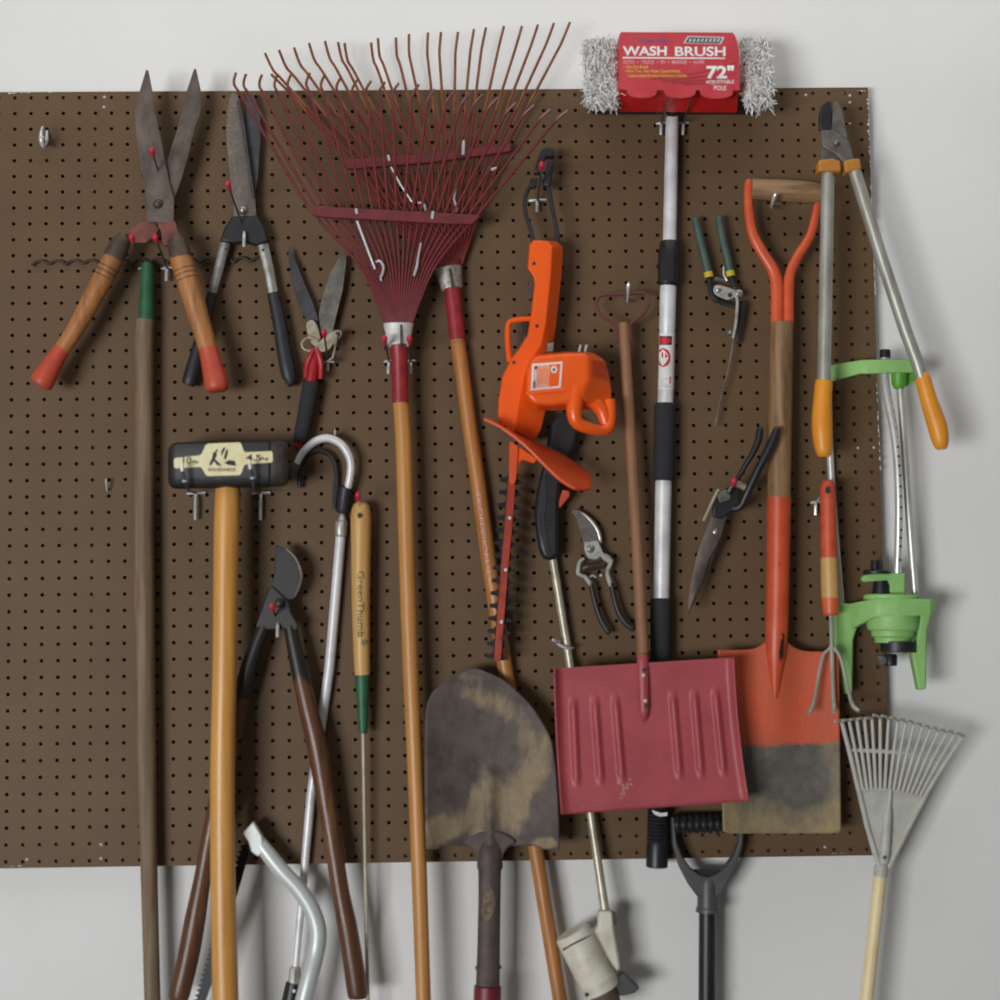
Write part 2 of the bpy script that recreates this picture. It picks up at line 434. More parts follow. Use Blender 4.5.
# ------------------------------------------------------------------ hooks
HG = 'steel hooks in the pegboard'
def hook(label, bx, by, tx, ty, dt=.10, cross=11, down=12, cap=True, dark=True, upturn=None, sd=0):
    o = thing('peg_hook', label, 'hook', bx, by, 0, HG)
    w = [(bx, by, .004, 1.05), (bx, by, .012, 1.05), (tx + (bx - tx) * .1, ty + (by - ty) * .1, dt * .9, 1.05), (tx, ty, dt, 1.05)]
    if upturn: w = [(bx, by, .004, 1.05), (bx - 3.5, by - .8, .05, 1.05), (bx - 7.5, by - 2.6, .105, 1.05), (tx + .5, ty + 3, dt - .004, 1.2), (tx, ty, dt, 1.5), (upturn[0] + .8, upturn[1] + 5, dt + .003, 1.7), (upturn[0], upturn[1], dt + .004, 1.7)]
    part('prong', T(w, 8, 1), 'wire_dark' if dark else 'wire', o)
    if upturn: part('bright_end', T([(tx, ty, dt + .0005, 2.6), (tx + .2, ty + 1.8, dt, 2.4)], 10, 1), 'wire', o); part('bright_end', T([(upturn[0] + .9, upturn[1] + 6, dt + .0035, 2.1), (upturn[0], upturn[1] - 1, dt + .005, 2)], 10, 1), 'wire', o)
    if cross: part('crossbar', T([(bx - cross * .5, by + .8, .002, 1.3), (bx, by, .006, 1.4), (bx + cross * .5, by - .2, .002, 1.3)], 8, 2), 'wire', o)
    if down: part('stay', T([(bx - .2, by, .007 + sd, 1.3), (bx - .4, by + down * .3, .013 + sd, 1.7), (bx - .6, by + down, .012 + sd, 1.7)], 8, 2), 'wire', o)
    if cap: part('vinyl_cap', T([(tx + (bx - tx) * .09, ty + 4, dt * .93, 2), (tx, ty + .6, dt, 2.9), (tx - (bx - tx) * .03, ty - 2.2, dt + .003, 2.8), (tx - (bx - tx) * .04, ty - 4, dt + .0045, 1.2)], 12, 2), 'redcap', o)
    return o
def small_hook(label, x, y, x2, y2, d=.035, r=1.7):
    """short chrome hook: leaves the board, dips and turns up"""
    o = thing('peg_hook', label, 'hook', x2, y2, 0, HG)
    part('prong', T([(x2, y2 - 3, .002, r * .8), (x2, y2, d * .5, r * .8), (x2 * .5 + x * .5, y2 * .4 + y * .6, d * .9, r), (x, y, d, r * 1.05), (x, y - 1.2, d, r * .5)], 10, 3), 'wire', o)
    return o
hook('red-tipped steel hook whose prong rises through the crotch of the open wooden-handled shears', 163, 188, 152.2, 151, .105, 8, 0)
hook('red-tipped steel hook just left of the green-topped pole', 144, 268, 132, 238, .10, 11, 0)
hook('red-tipped steel hook just right of the green-topped pole', 167, 268, 155.5, 238, .10, 11, 13)
hook('red-tipped steel hook across the black block of the black-gripped shears', 244.5, 232, 228.3, 185, .11, 0, 15, sd=.026)
hook('red-tipped steel hook through the cream levers of the small shears with red yoke', 328, 362, 324, 333, .09, 9, 9)
hook('red-tipped steel hook on the left side of the silver rake collar', 389, 361, 384.5, 339, .09, 9, 13)
hook('red-tipped steel hook on the right side of the silver rake collar', 411, 361, 409.5, 339, .09, 9, 13)
hook('red-tipped steel hook inside the black cord loop above the orange hedge trimmer', 537.5, 200, 541.5, 165.5, .10, 17, 12)
hook('red-tipped steel hook through the hole of the lettered wooden weeder handle', 360, 516, 358, 496, .075, 0, 0, dark=False)
hook('red-tipped steel hook at the pivot of the dark bypass loppers', 278, 624, 272.3, 607, .085, 0, 13, sd=.042)
hook('red-tipped steel hook on the black grass shears', 722.5, 503, 733.8, 482, .09, 18, 0, dark=False)
hook('bare steel hook left of the pole under the red wash brush label', 661.5, 123, 668, 98, .112, 10, 12, cap=False)
hook('bare steel hook right of the pole under the red wash brush label', 683.5, 123, 691, 97.5, .112, 10, 12, cap=False)
hook('long steel hook under the left end of the black sledgehammer head', 196, 493, 184.5, 480, .125, 18, 27, cap=False, upturn=(181.5, 465))
hook('long steel hook under the right end of the black sledgehammer head', 261, 493, 252.5, 477, .125, 18, 27, cap=False, upturn=(249.5, 463))
hook('bare steel hook beside the orange grip of the hand cultivator', 816, 502, 824, 494, .045, 10, 13, cap=False, dark=False)
small_hook('short chrome hook standing empty at the upper left of the board', 41.5, 137, 44, 144, .035, 2.6)
part('prong', T([(42.5, 127, .03, 1.2), (41.4, 132, .034, 1.6), (41.2, 139, .036, 2.2), (43.5, 146, .028, 2.4), (46.5, 141, .012, 1.8), (47, 131, .003, 1.4)], 10, 3), 'wire', [o for o in COL.objects if o.get('label', '').startswith('short chrome hook standing')][0])
small_hook('short chrome hook under the wooden grip of the orange spade handle', 775, 195, 771.5, 208, .075)
small_hook('short chrome hook carrying the wire loop of the red snow shovel', 628.5, 284, 627.5, 302, .055)
small_hook('thin dark hook above the curved silver spray wand', 335, 431, 335.5, 440, .03, 1.1)
_ck = small_hook('small steel clip on the thin shaft of the string trimmer', 553, 640, 560, 644, .045, 1.5)
part('clip_ring', T([(557, 643, .034, 1.2), (562, 646.5, .034, 1.3), (568, 648.5, .033, 1.4), (573, 648, .024, 1.2)], 8, 3), 'wire', _ck)
small_hook('tiny dark hook standing empty left of the sledgehammer head', 106, 480, 107, 491, .015, 1.0)

# ------------------------------------------------------------------ A: wooden handled hedge shears
t = thing('hedge_shears', 'open hedge shears with orange wood handles and red dipped ends, leftmost on the board', 'shears', 158, 204, .05)
b2 = part('blade', ridge_blade([(69, 194, 195, 196), (90, 187, 194, 200.5), (110, 182, 192, 201), (130, 177, 187, 194.5), (160, 167.5, 178, 187), (180, 163, 173, 181), (197, 160, 168, 175), (212, 152, 160, 168), (222, 148, 154, 160)], .046, .003, .004), 'blade_old', t)
part('tang', plate([(147, 220), (159, 229), (146, 243), (124, 239), (131, 228)], .047, .006, 2), 'redrust', b2, .001)
b1 = part('blade', ridge_blade([(70, 146, 147, 148), (90, 140, 147.5, 152), (110, 134.5, 149, 154.5), (130, 136, 151, 159), (160, 140, 155, 164.5), (185, 144, 159, 170), (200, 146.5, 160, 174), (222, 147.5, 161, 173.5)], .054, .003, .004), 'blade_old', t)
part('tang', plate([(157, 221), (173, 219), (177, 228), (181, 243), (164, 246), (161, 232)], .055, .006, 2), 'redrust', b1, .001)
part('pivot_bolt', disc(158, 204, .056, 5.2, .004, 16, .003), 'ferrule', t)
h = part('handle', T([(115, 256, .055, 10.3), (106, 273, .055, 10.5), (92, 299, .055, 9.8), (75, 330, .055, 8.8), (61, 351, .055, 8.3), (54, 362, .055, 8.9)], 20, 4), 'wood_orange', t)
for (x, y), (x2, y2), r in (((109, 267.5), (108.5, 268.4), 10.7), ((106.6, 271.8), (106.1, 272.7), 10.7), ((104, 276.3), (103.5, 277.2), 10.6)):
    part('groove', T([(x, y, .055, r), (x2, y2, .055, r)], 20), 'ferrule', h)
part('ferrule', T([(125, 237, .055, 7), (121, 243, .055, 10), (113.5, 258, .055, 11)], 20), 'ferrule', h)
part('painted_end', T([(62, 349, .055, 8.5), (55, 360, .056, 9.2), (43, 380, .058, 12), (40.5, 384.5, .058, 11), (39.5, 386, .058, 8)], 20, 2), 'red_end', h)
h = part('handle', T([(180, 256, .06, 11), (186, 275, .06, 11.2), (193, 298, .06, 11), (201, 325, .06, 10.2), (208, 348, .06, 9.6), (211, 360, .06, 10)], 20, 4), 'wood_orange', t)
for (x, y), (x2, y2), r in (((184.4, 269.5), (184.7, 270.4), 11.3), ((185.8, 274), (186.1, 274.9), 11.4), ((187.4, 279), (187.7, 279.9), 11.4)):
    part('groove', T([(x, y, .06, r), (x2, y2, .06, r)], 20), 'ferrule', h)
part('ferrule', T([(175, 238, .06, 8), (177, 242, .06, 10.3), (181, 258, .06, 11.4)], 20), 'ferrule', h)
part('painted_end', T([(208, 348, .06, 9.9), (211, 360, .06, 10.3), (216, 382, .062, 12.2), (217, 389, .062, 11.6), (217.3, 391.5, .062, 8.5)], 20, 2), 'red_end', h)

# ------------------------------------------------------------------ B: black gripped hedge shears
t = thing('hedge_shears', 'closed hedge shears with mottled blades and black rubber grips, second from the left', 'shears', 244, 210, .02)
part('blade', plate([(247, 96), (253, 94), (260, 113), (260.5, 140), (258, 178), (255, 199), (249, 190), (245, 130)], .019, .003, 1), 'blade_dark', t, .0006)
part('blade', ridge_blade([(92, 232, 233, 234), (97, 230, 235, 238), (110, 227.5, 237, 241), (127, 226.3, 240, 243.5), (145, 227, 242.5, 246), (160, 228.3, 245, 248.5), (190, 231.6, 249, 253), (198, 233, 253, 255), (218, 234.5, 252, 256.5)], .026, .0025, .004), 'blade_mott', t)
part('bevel', plate([(238, 99), (242.5, 113), (245.2, 130), (250, 165), (254.6, 197), (252, 197), (247.2, 165), (241.8, 130), (238.6, 110)], .0305, .006, 1), 'blade_dark', t)
part('bolster', plate([(232, 216), (257, 215), (264, 226), (269, 241), (257, 245), (245, 241.5), (233, 243), (219.5, 241), (224, 228)], .03, .016, 1), 'black_plastic', t, .003)
part('pivot_bolt', disc(243, 210, .029, 4.8, .003, 16, .003), 'silver', t)
for pts, g in (([(225.5, 242, .02, 5.2), (219, 268, .02, 5), (211, 297, .02, 4.6)], [(212.5, 293, .02, 5.3), (206, 320, .02, 5.6), (198, 350, .02, 6.8), (190.5, 378, .02, 7.8), (188, 385, .02, 6)]),
               ([(262.5, 243, .02, 6), (269, 270, .02, 5.4), (274, 297, .02, 5.2)], [(273, 293, .02, 6.3), (279, 320, .02, 7), (284, 350, .02, 7.6), (288.5, 372, .02, 8), (290, 381, .02, 6.2), (287, 385, .02, 3)])):
    s = part('shank', T(pts, 12, 1, .5), 'silver', t)
    part('rivet', disc(pts[0][0] + .5, pts[0][1] + 7, .0255, 1.4, .001, 10), 'ink', s)
    part('grip', T(g, 16, 3, .85), 'black_rubber', t)

# ------------------------------------------------------------------ C: small shears with red yoke
t = thing('small_shears', 'small open shears with cream levers, red yoke and a single grey foam handle', 'shears', 322, 345, .02)
part('blade', plate([(289, 246), (298, 266), (305, 284), (313, 302), (318, 318), (321, 333), (309, 328), (297, 300), (291, 275), (288, 255)], .016, .003), 'blade_dark', t, .0008)
part('blade', plate([(345, 252), (346.5, 262), (343, 290), (336, 318), (332, 336), (321, 334), (318.5, 315), (321, 300), (329, 275), (338, 258)], .021, .003), 'blade_grey', t, .0008)
part('lever', plate([(306, 326), (308, 321), (313, 320), (317, 325), (320, 335), (320, 347), (311, 343)], .028, .005, 2), 'cream', t, .001)
part('lever', plate([(318, 351), (320, 341), (331, 332), (338, 329.5), (342, 332), (340, 338), (333, 345), (327, 351)], .031, .005, 2), 'cream', t, .001)
part('lever_eye', disc(338, 334, .031, 2.2, .001), 'iron', t)
part('spring_loop', T([(318, 341, .032, 1.3), (309, 337.5, .033, 1.3), (302.5, 342, .033, 1.3), (303, 348, .033, 1.3), (310, 351, .033, 1.3), (318, 347, .032, 1.3)], 8, 4), 'cream', t)
part('latch_wire', T([(337, 335, .034, 1.2), (335, 348, .034, 1.2), (332.5, 358, .03, 1.2), (327, 361, .028, 1.4), (334, 362, .028, 1.2)], 8, 2), 'cream', t)
part('yoke', T([(305.5, 378, .03, 2.6), (307, 364, .03, 3), (311, 355, .032, 3), (315, 349, .032, 2.4), (319, 356, .032, 3), (321, 366, .03, 3), (320.5, 379, .03, 2.6)], 10, 3), 'red', t)
hs = part('handle', T([(314.5, 357, .024, 5), (313.5, 366, .024, 6.2), (310, 388, .024, 6.2)], 14, 2), 'red', t)
part('foam_grip', T([(311.3, 383, .024, 7.5), (311, 385, .024, 8.6), (306, 412, .024, 8.2), (300.5, 439, .024, 7.4), (300, 441.5, .024, 6)], 18, 2), 'foam', hs)
part('end_cap', T([(300.3, 439, .024, 4.5), (299, 444, .024, 4.8), (297.5, 448, .024, 4.2), (297, 450, .024, 2)], 12, 2), 'red', hs)

# ------------------------------------------------------------------ D: wavy wire
pts = []
for i in range(0, 105):
    x = 32 + i * 2.24; ph = (i * 2.24 / 16.8) % 1
    pts.append((x, 265.5 - 3.5 * (i / 104) - 4.6 * math.sin(math.pi * ph) ** .8, .006, 1.5))
o = part('wavy_wire', T(pts, 8, 1), 'rust_wire'); o['label'] = 'brown scalloped wavy wire lying across the board behind both hedge shears'; o['category'] = 'wire'

# ------------------------------------------------------------------ E: green topped pole
t = thing('long_pole', 'weathered grey wooden pole with a green painted top end, leftmost long handle', 'pole', 147, 265, .024)
part('shaft', T([(146, 320, .024, 9.3), (144.5, 345, .024, 9.6), (144, 450, .024, 10), (144.3, 600, .024, 10.2), (146.3, 740, .024, 9.6), (149, 866, .024, 8.4), (152.5, 1000, .024, 8), (157, 1160, .024, 8.5), (165, 1462, .024, 9)], 18, 4), 'wood_grey', t)
part('painted_top', T([(147.3, 262.5, .024, 4.5), (147.3, 264, .024, 6), (147.2, 280, .024, 6.9), (146.3, 322.5, .024, 8.3)], 18, 1), 'green_paint', t)

# ------------------------------------------------------------------ F: sledgehammer
t = thing('sledgehammer', 'sledgehammer with black head, cream label and long golden ash handle, hung head up', 'hammer', 228, 466, .07)
bm = bmesh.new()
def sec(x, k, dy):
    prof = [(441.5, .107), (476, .109), (484, .102), (487.5, .09), (487.5, .062), (483, .05), (474, .043), (452, .043), (445, .048), (441.5, .06), (440.5, .095)]
    out = []
    for y, d in prof:
        yy = 464 + (y - 464) * k; dd = .075 + (d - .075) * k
        a = P(228, yy + dy, dd); b = P(228 + 10, yy + dy, dd)
        out.append(bm.verts.new(a + (b - a) * ((x - 228) / 10)))
    return out
R_ = [sec(168, .66, 2.2), sec(169.6, .83, 2.1), sec(172.5, .94, 1.9), sec(177, 1, 1.6), sec(270, 1, -.2)]
for i in range(len(R_) - 1):
    n = len(R_[0])
    for k in range(n): bm.faces.new((R_[i][k], R_[i][(k + 1) % n], R_[i + 1][(k + 1) % n], R_[i + 1][k]))
bm.faces.new(R_[0][::-1]); bm.faces.new(R_[-1])
hd = part('head', bm, 'sledge', t, .002)
bm = bmesh.new(); R_ = [sec(270, .985, -.2), sec(282, .975, -.5), sec(286, .92, -.6), sec(288.5, .8, -.6)]
for i in range(len(R_) - 1):
    for k in range(n): bm.faces.new((R_[i][k], R_[i][(k + 1) % n], R_[i + 1][(k + 1) % n], R_[i + 1][k]))
bm.faces.new(R_[0][::-1]); bm.faces.new(R_[-1])
part('striking_face', bm, 'bare_end', t, .002)
part('striking_face', disc(0, 0, 0, 1), 'bare_end', t) if False else None
lb = part('label_plate', plate([(173.8, 460), (175, 458), (199, 455.4), (201.5, 454), (205.4, 445.4), (208, 443.6), (239, 442.3), (241, 443.4), (243.8, 451), (246, 452.2), (271.3, 451.1), (272.5, 452.4), (272.9, 461), (271.8, 462.4), (246, 464.3), (244, 465.6), (241.2, 473.6), (239, 475.2), (208, 476), (205.4, 474.4), (202, 468), (199.5, 466.9), (175.5, 468.3), (174, 467)], .1100, .003), 'label_cream', hd)
DL = .1103
text('lettering', '10', 183, 457, 8.5, 6.6, DL, 'ink', lb, bold=.02)
text('lettering', 'lb', 192.5, 460, 6, 3.4, DL, 'ink', lb, bold=.02)
text('lettering', '4.5', 246, 454.5, 15.5, 6.2, DL, 'ink', lb, bold=.03)
text('lettering', 'kg', 262, 456.5, 6.5, 4.4, DL, 'ink', lb, bold=.02)
text('lettering', 'ROUGHNECK', 208.5, 468, 27.5, 3.2, DL, 'ink', lb, bold=.02)
bm = bmesh.new()
for poly in ([(209, 465), (212, 458), (213, 453), (216, 451), (217, 455), (215, 459), (219, 463), (222, 466), (217, 465), (214, 461), (211, 465.5)],
             [(221, 452), (223, 448), (226, 447), (224, 451), (222, 456)], [(226, 450), (228, 449), (227.5, 455), (226, 459), (224.5, 460), (224, 457)],
             [(224, 463), (229, 460), (235, 461), (236, 466), (229, 465)], [(215, 451), (217, 449), (218, 452)]):
    plate(poly, DL, .0002, 1, bm)
part('emblem', bm, 'ink', lb)
part('handle', T([(228, 482, .075, 10), (228, 490, .075, 12.6), (227, 520, .075, 13), (226, 560, .075, 12.5), (224.8, 660, .075, 12.2), (222.6, 770, .075, 12.2), (223, 880, .075, 12.4), (225.5, 1000, .075, 12.9), (226, 1032, .075, 13.3), (226, 1036, .075, 10)], 20, 3), 'wood_ash', t)

# ------------------------------------------------------------------ G: bypass loppers with dark wooden handles
t = thing('bypass_loppers', 'bypass loppers with black iron blades and long dark brown wooden handles', 'loppers', 279, 603, .03)
part('blade', plate([(276, 545), (281, 547), (285.5, 547.5), (295, 556), (300, 566), (302, 577), (299, 589), (293, 600), (280, 600), (271.4, 588), (274.4, 572), (275.4, 552)], .042, .004, 1), 'iron', t, .0012)
part('cutting_edge', T([(285.5, 548, .042, .6), (294.5, 556.5, .042, 1.2), (299.7, 566.5, .042, 1.4), (301.6, 577, .042, 1.3), (298.8, 588, .042, 1.1), (294, 598, .042, .6)], 8, 3), 'blade_grey', t)
part('hook_jaw', plate([(268, 589), (272, 586), (289, 602), (291, 612), (298.5, 625), (297, 631), (283, 629), (268, 630), (255, 627), (261, 610)], .047, .006, 1), 'iron', t, .002)
part('pivot_bolt', disc(280, 603, .047, 5.5, .004, 8, .002), 'iron', t)
for sk, hd_ in (([(264, 626, .038, 6.5), (257, 643, .038, 7), (249, 666, .038, 8.2), (241, 698, .038, 8.4)], [(250, 662, .038, 7.7), (243, 690, .038, 8.2), (228, 750, .039, 8.2), (211, 830, .04, 8), (203, 875, .041, 8.3), (195, 920, .042, 10.4), (188, 958, .042, 10.6), (179.5, 994, .042, 10.2), (178.5, 999, .042, 8.5)]),
                ([(290, 626, .038, 6.5), (293.5, 643, .038, 7.4), (299, 668, .038, 8.4), (306.5, 702, .038, 9)], [(298, 664, .038, 7.8), (306, 700, .039, 9), (318, 750, .04, 10.4), (326, 800, .041, 9.6), (334, 850, .042, 8.8), (341, 895, .043, 8.9), (347, 925, .044, 9.8), (354, 968, .044, 10.2), (357.5, 993, .044, 10), (358, 998, .044, 8.5)])):
    h = part('handle', T(hd_, 18, 3), 'wood_dark', t)
    part('socket', T(sk, 16, 1), 'iron', h)

# ------------------------------------------------------------------ H: spray wand and coated hook
t = thing('spray_wand', 'slim silver spray wand with a curved top, running behind the dark loppers', 'wand', 342, 525, .01)
part('curved_tube', T([(295, 467.5, .03, 3.2), (302.5, 453, .031, 3.6), (314, 442, .032, 4), (327.5, 438, .032, 4.2), (341, 444, .031, 4.2), (349, 456, .029, 4.2), (351, 468, .027, 4.1), (349, 483, .024, 4), (346, 493, .018, 4)], 14, 4), 'alu', t)
part('nozzle', T([(297, 464, .03, 4.2), (293.5, 470, .03, 4.8), (290.5, 476, .03, 4), (289.5, 478, .03, 1.8), (285.5, 483, .03, 1.6)], 12, 1), 'grey_plastic', t)
part('sleeve', T([(346.5, 486, .018, 5), (346, 488, .018, 7), (343, 508, .014, 6.6), (342.5, 513, .012, 5)], 14, 1), 'black_rubber', t)
part('coupling_nut', T([(342.5, 512, .012, 2.5), (342.4, 515, .012, 3.2), (342, 520, .012, 4.4), (341.8, 522, .012, 6.4), (340.8, 535, .012, 6.4), (340.6, 537, .012, 5)], 10, 1), 'satin', t)
part('pole', T([(341, 534, .011, 5.2), (329.5, 668, .011, 5.1), (311, 795, .011, 4.6), (304, 875, .011, 4), (295.5, 968, .011, 3.4)], 14, 1), 'alu', t)
part('lower_nut', T([(295.5, 966, .011, 4), (295.3, 970, .011, 5.8), (294.3, 984, .011, 6.2)], 8, 1), 'satin', t)
gp = part('grip', T([(294, 983, .012, 8), (291, 1000, .012, 9), (287, 1040, .012, 10), (282, 1120, .012, 10)], 14, 1), 'black_plastic', t)
part('screw', disc(294, 991, .026, 1.6, .001, 10), 'white', gp)
t = thing('coated_hook', 'black rubber-coated double hook under the bend of the silver spray wand', 'hook', 340, 500, 0)
part('arm', T([(299.5, 488, .012, 2.4), (300, 472, .013, 2.5), (305.5, 458, .014, 2.5), (317.5, 450.5, .014, 2.5), (330, 455.5, .013, 2.5), (335.5, 466, .011, 2.5), (337, 484, .006, 2.6), (334.5, 505, .004, 2.2)], 10, 4), 'black_rubber', t)
part('shank', plate([(332.5, 482), (336, 478), (337.5, 485), (335.5, 508), (332, 509)], .006, .005), 'black_rubber', t, .001)

# ------------------------------------------------------------------ I: bow saw
t = thing('bow_saw', 'bow saw with bent silver tube frame and dark toothed blade, low between the lopper handles', 'saw', 255, 838, .035)
part('frame', T([(252, 830, .035, 5.5), (258, 840, .036, 6.4), (266, 851, .037, 7.6), (281, 870, .038, 8), (299, 889.5, .038, 8.2), (312, 910, .038, 8.4), (318, 931, .038, 8.6), (316, 952, .038, 8.6), (310, 976, .046, 8.6), (303, 1004, .05, 8.6), (290, 1060, .056, 8.6), (270, 1120, .06, 8.6)], 16, 4), 'bow_tube', t)
part('blade_clamp', plate([(242, 833), (253, 821.5), (262, 836), (264, 852), (258, 857), (251, 852), (248, 842)], .047, .016, 1), 'bow_tube', t, .002)
pts = [(252, 843), (242, 878), (211, 985), (193, 1040)]
L_ = []; n = 38
for i in range(n + 1):
    f = i / n; x = 243 - 58 * f; y = 845 + 195 * f
    L_.append((x, y)); L_.append((x - (4 if i % 2 == 0 else 4), y + 1.6)) if i < n else None
    if i < n: L_.append((x - 1.2, y + 3.2))
part('blade', plate(pts + L_[::-1], .028, .002, 1), 'tooth', t)

# ------------------------------------------------------------------ J: long weeder
t = thing('dandelion_weeder', 'slim weeder with lettered light wooden handle, green ferrule and thin rod shaft', 'weeder', 360, 516, .03)
h = part('handle', T([(361, 502.5, .03, 4), (361, 504, .03, 7), (361, 510, .03, 9.6), (361, 522, .03, 10.4), (361, 550, .03, 9.9), (360.8, 600, .03, 9.2), (361.6, 650, .03, 8.3), (362.3, 675, .03, 7.8)], 18, 2), 'wood_tan', t)
part('hang_hole', disc(360, 515.5, .0445, 2.8, .0016, 12), 'ink', h)
text('lettering', 'GreenThumb', 357.6, 571, 6.4, 66, lambda X, Y: .03 + S(9.4) * math.sqrt(max(.05, 1 - ((X - 361) / 9.3) ** 2)) + .0005, 'green_ink', h, 90, .01)
part('emblem', plate([(361, 641), (365, 640), (366.5, 644), (363, 645)], .0438, .0004, 2), 'green_ink', h)
part('ferrule', T([(362.3, 674, .03, 7.4), (362.7, 700, .03, 6.2), (363, 728, .03, 4.8), (363.1, 733.5, .03, 4)], 16, 1), 'green_paint', t)
part('rod', T([(363, 730, .03, 2), (365, 860, .026, 1.9), (368, 1005, .022, 1.9), (370, 1080, .02, 1.9)], 10, 1), 'nickel', t)

# ------------------------------------------------------------------ K, L: red spring rakes
def rake(t, tips, bends, bar_l, bar_r, bar_poly, mid, col_c, col_w, dd, front):
    n = len(tips)
    for i in range(n):
        u = i / (n - 1)
        bx = bar_l[0] + (bar_r[0] - bar_l[0]) * u; by = bar_l[1] + (bar_r[1] - bar_l[1]) * u
        mx = mid[0] + (mid[1] - mid[0]) * u; my = mid[2]
        cx = col_c[0] + (u - .5) * 2 * col_w
        tp, bd = tips[i], bends[i]
        pts = [(cx, col_c[1], dd, 1.3)]
        if mid[3]: pts.append((mx, my, dd + .003, 1.4))
        pts += [(bx, by, dd + .005, 1.45), (bx + (bd[0] - bx) * .5, by + (bd[1] - by) * .5, dd + .009, 1.45), (bd[0] + (bx - bd[0]) * .09 + (1.2 if u < .5 else 0), bd[1] + (by - bd[1]) * .09, dd + .011, 1.4), (bd[0] + (tp[0] - bd[0]) * .12, bd[1] + (tp[1] - bd[1]) * .12, dd + .0135, 1.4), (tp[0], tp[1], dd + .021, 1.35)]
        tn = part('tine', T(pts, 6, 4), 'rake_tip' if not front else 'rake_red', t)
        tn.data.materials.append(M['rake_ochre']); zz = P(400, 112 if not front else 92, dd).z
        for f in tn.data.polygons:
            if (f.center + WL[tn]).z > zz: f.material_index = 1
    part('brace_bar', plate(bar_poly, dd + .0125, .009), 'rake_red', t, .0015)
FT = [(236, 72.5), (246, 74), (262, 74.5), (277.5, 74.5), (291, 74.5), (310, 73), (325, 74.5), (341, 77), (357, 80), (371, 81), (385, 82), (399, 83), (419, 84.5), (435, 89.5), (454.5, 91), (470, 93), (482.5, 94.5), (498, 97.5), (516, 102.5), (534, 105), (551, 109), (568, 110)]
FB = []
for i, (x, y) in enumerate(FT):
    u = i / 21
    FB.append((x - (2.2 + 8.8 * u), y + 13 - 4 * u))
BT = [(271, 74), (265, 53), (279, 50), (294, 47.5), (309, 43), (325, 41), (338, 42), (344.5, 43), (371, 42.5), (378, 38), (396, 37.5), (409, 34), (428, 32.5), (441, 32), (458, 32), (474, 29), (486, 27.5), (504, 26), (522, 26), (538, 24.5), (554, 23), (570, 22)]
BB = []
for i, (x, y) in enumerate(BT):
    u = i / 21
    BB.append((x + 10 - 19 * u, y + 19 + 3 * u))
BB[0] = (289, 92)
K = thing('spring_rake', 'red spring-tine rake in front, silver collar, long honey wood handle down to the frame bottom', 'rake', 398, 340, .05)
rake(K, FT, FB, (311, 210), (474, 219), [(303.5, 203.5), (330, 206.5), (481, 215), (472, 224.5), (450, 224), (330, 217.5), (314, 215.5)], (361, 434, 268, True), (398.5, 326), 12.5, .055, True)
c = part('collar', T([(398.5, 323.5, .055, 15.4), (398.6, 336, .054, 13), (398.8, 347, .053, 11)], 20, 1, .55), 'collar', K)
part('slit', plate([(400.2, 324.5), (401.6, 324.5), (401.6, 346.5), (400.2, 346.5)], .0695, .004), 'ink', c)
part('socket_tube', T([(398.8, 345, .052, 9.6), (399.5, 360, .051, 8.4), (400.5, 403, .05, 8.4)], 18, 1), 'rake_tube', K)
part('handle', T([(400.5, 402, .05, 7.9), (403.5, 440, .05, 8.3), (407, 560, .05, 8.2), (410.7, 670, .05, 8.1), (414.8, 755, .05, 8), (419, 866, .05, 7.8), (423.5, 1000, .05, 7.4), (430, 1180, .05, 7.6)], 18, 2), 'wood_honey', K)
part('spring', T([(356, 209, .0695, 1.5), (357, 214, .07, 1.5)], 8), 'wire', K)
part('spring', T([(357, 221, .068, 1.2), (366, 245, .067, 1.2), (375, 269, .066, 1.3)], 8), 'wire', K)
part('spring', T([(376, 262, .066, 1.1), (380, 261, .068, 1.2), (383.5, 267, .068, 1.2), (382, 275, .068, 1.3), (380.5, 277, .066, 1.1), (381.5, 281, .065, .9)], 8, 3), 'wire', K)
part('spring', T([(433, 211.5, .0695, 1.6), (432.3, 219, .07, 1.6)], 8), 'wire', K)
part('spring', T([(421, 243, .067, .9), (418, 258, .067, 1.1), (417, 266, .067, 1.6), (414, 276, .066, 1.3)], 8, 2), 'wire', K)
Lr = thing('spring_rake', 'second red spring-tine rake behind the first, tallest tines above the board, spotted collar', 'rake', 450, 280, .02)
rake(Lr, BT, BB, (349, 163), (506, 147.5), [(339.5, 159.5), (430, 153.5), (512, 143.5), (511, 151.5), (430, 162.5), (348, 169)], (380, 482, 205, True), (448, 270), 11.5, .016, False)
part('neck_band', T([(447.5, 261, .018, 13.6), (448, 268, .018, 13.6)], 20, 1, .5), 'rake_red', Lr)
c = part('collar', T([(448, 267.5, .018, 14.2), (450, 279, .018, 12.6), (452.3, 290, .018, 10.6)], 20, 1, .6), 'collar_old', Lr)
part('slit', plate([(449, 268.5), (450.4, 268.3), (453.4, 289.4), (452, 289.6)], .034, .006), 'ink', c)
part('socket_tube', T([(452, 289, .02, 8.8), (454, 306, .021, 8.2), (457.5, 339, .022, 8.2)], 18, 1), 'rake_tube', Lr)
bh = part('handle', T([(457.3, 338, .016, 7.6), (470, 430, .016, 7.8), (478, 482, .016, 8), (491, 575, .016, 7.8), (507, 680, .016, 7.6), (535, 845, .016, 7.4), (560, 1000, .016, 7.2), (590, 1180, .016, 7.4)], 18, 2), 'wood_back', Lr)
text('lettering', 'PROFESSIONAL', 476, 494, 4.6, 82, .0292, 'wood_print', bh, 90, .0, skew=11)
part('spring', T([(388, 155.5, .0305, 1.5), (389.4, 161, .031, 1.5)], 8), 'wire', Lr)
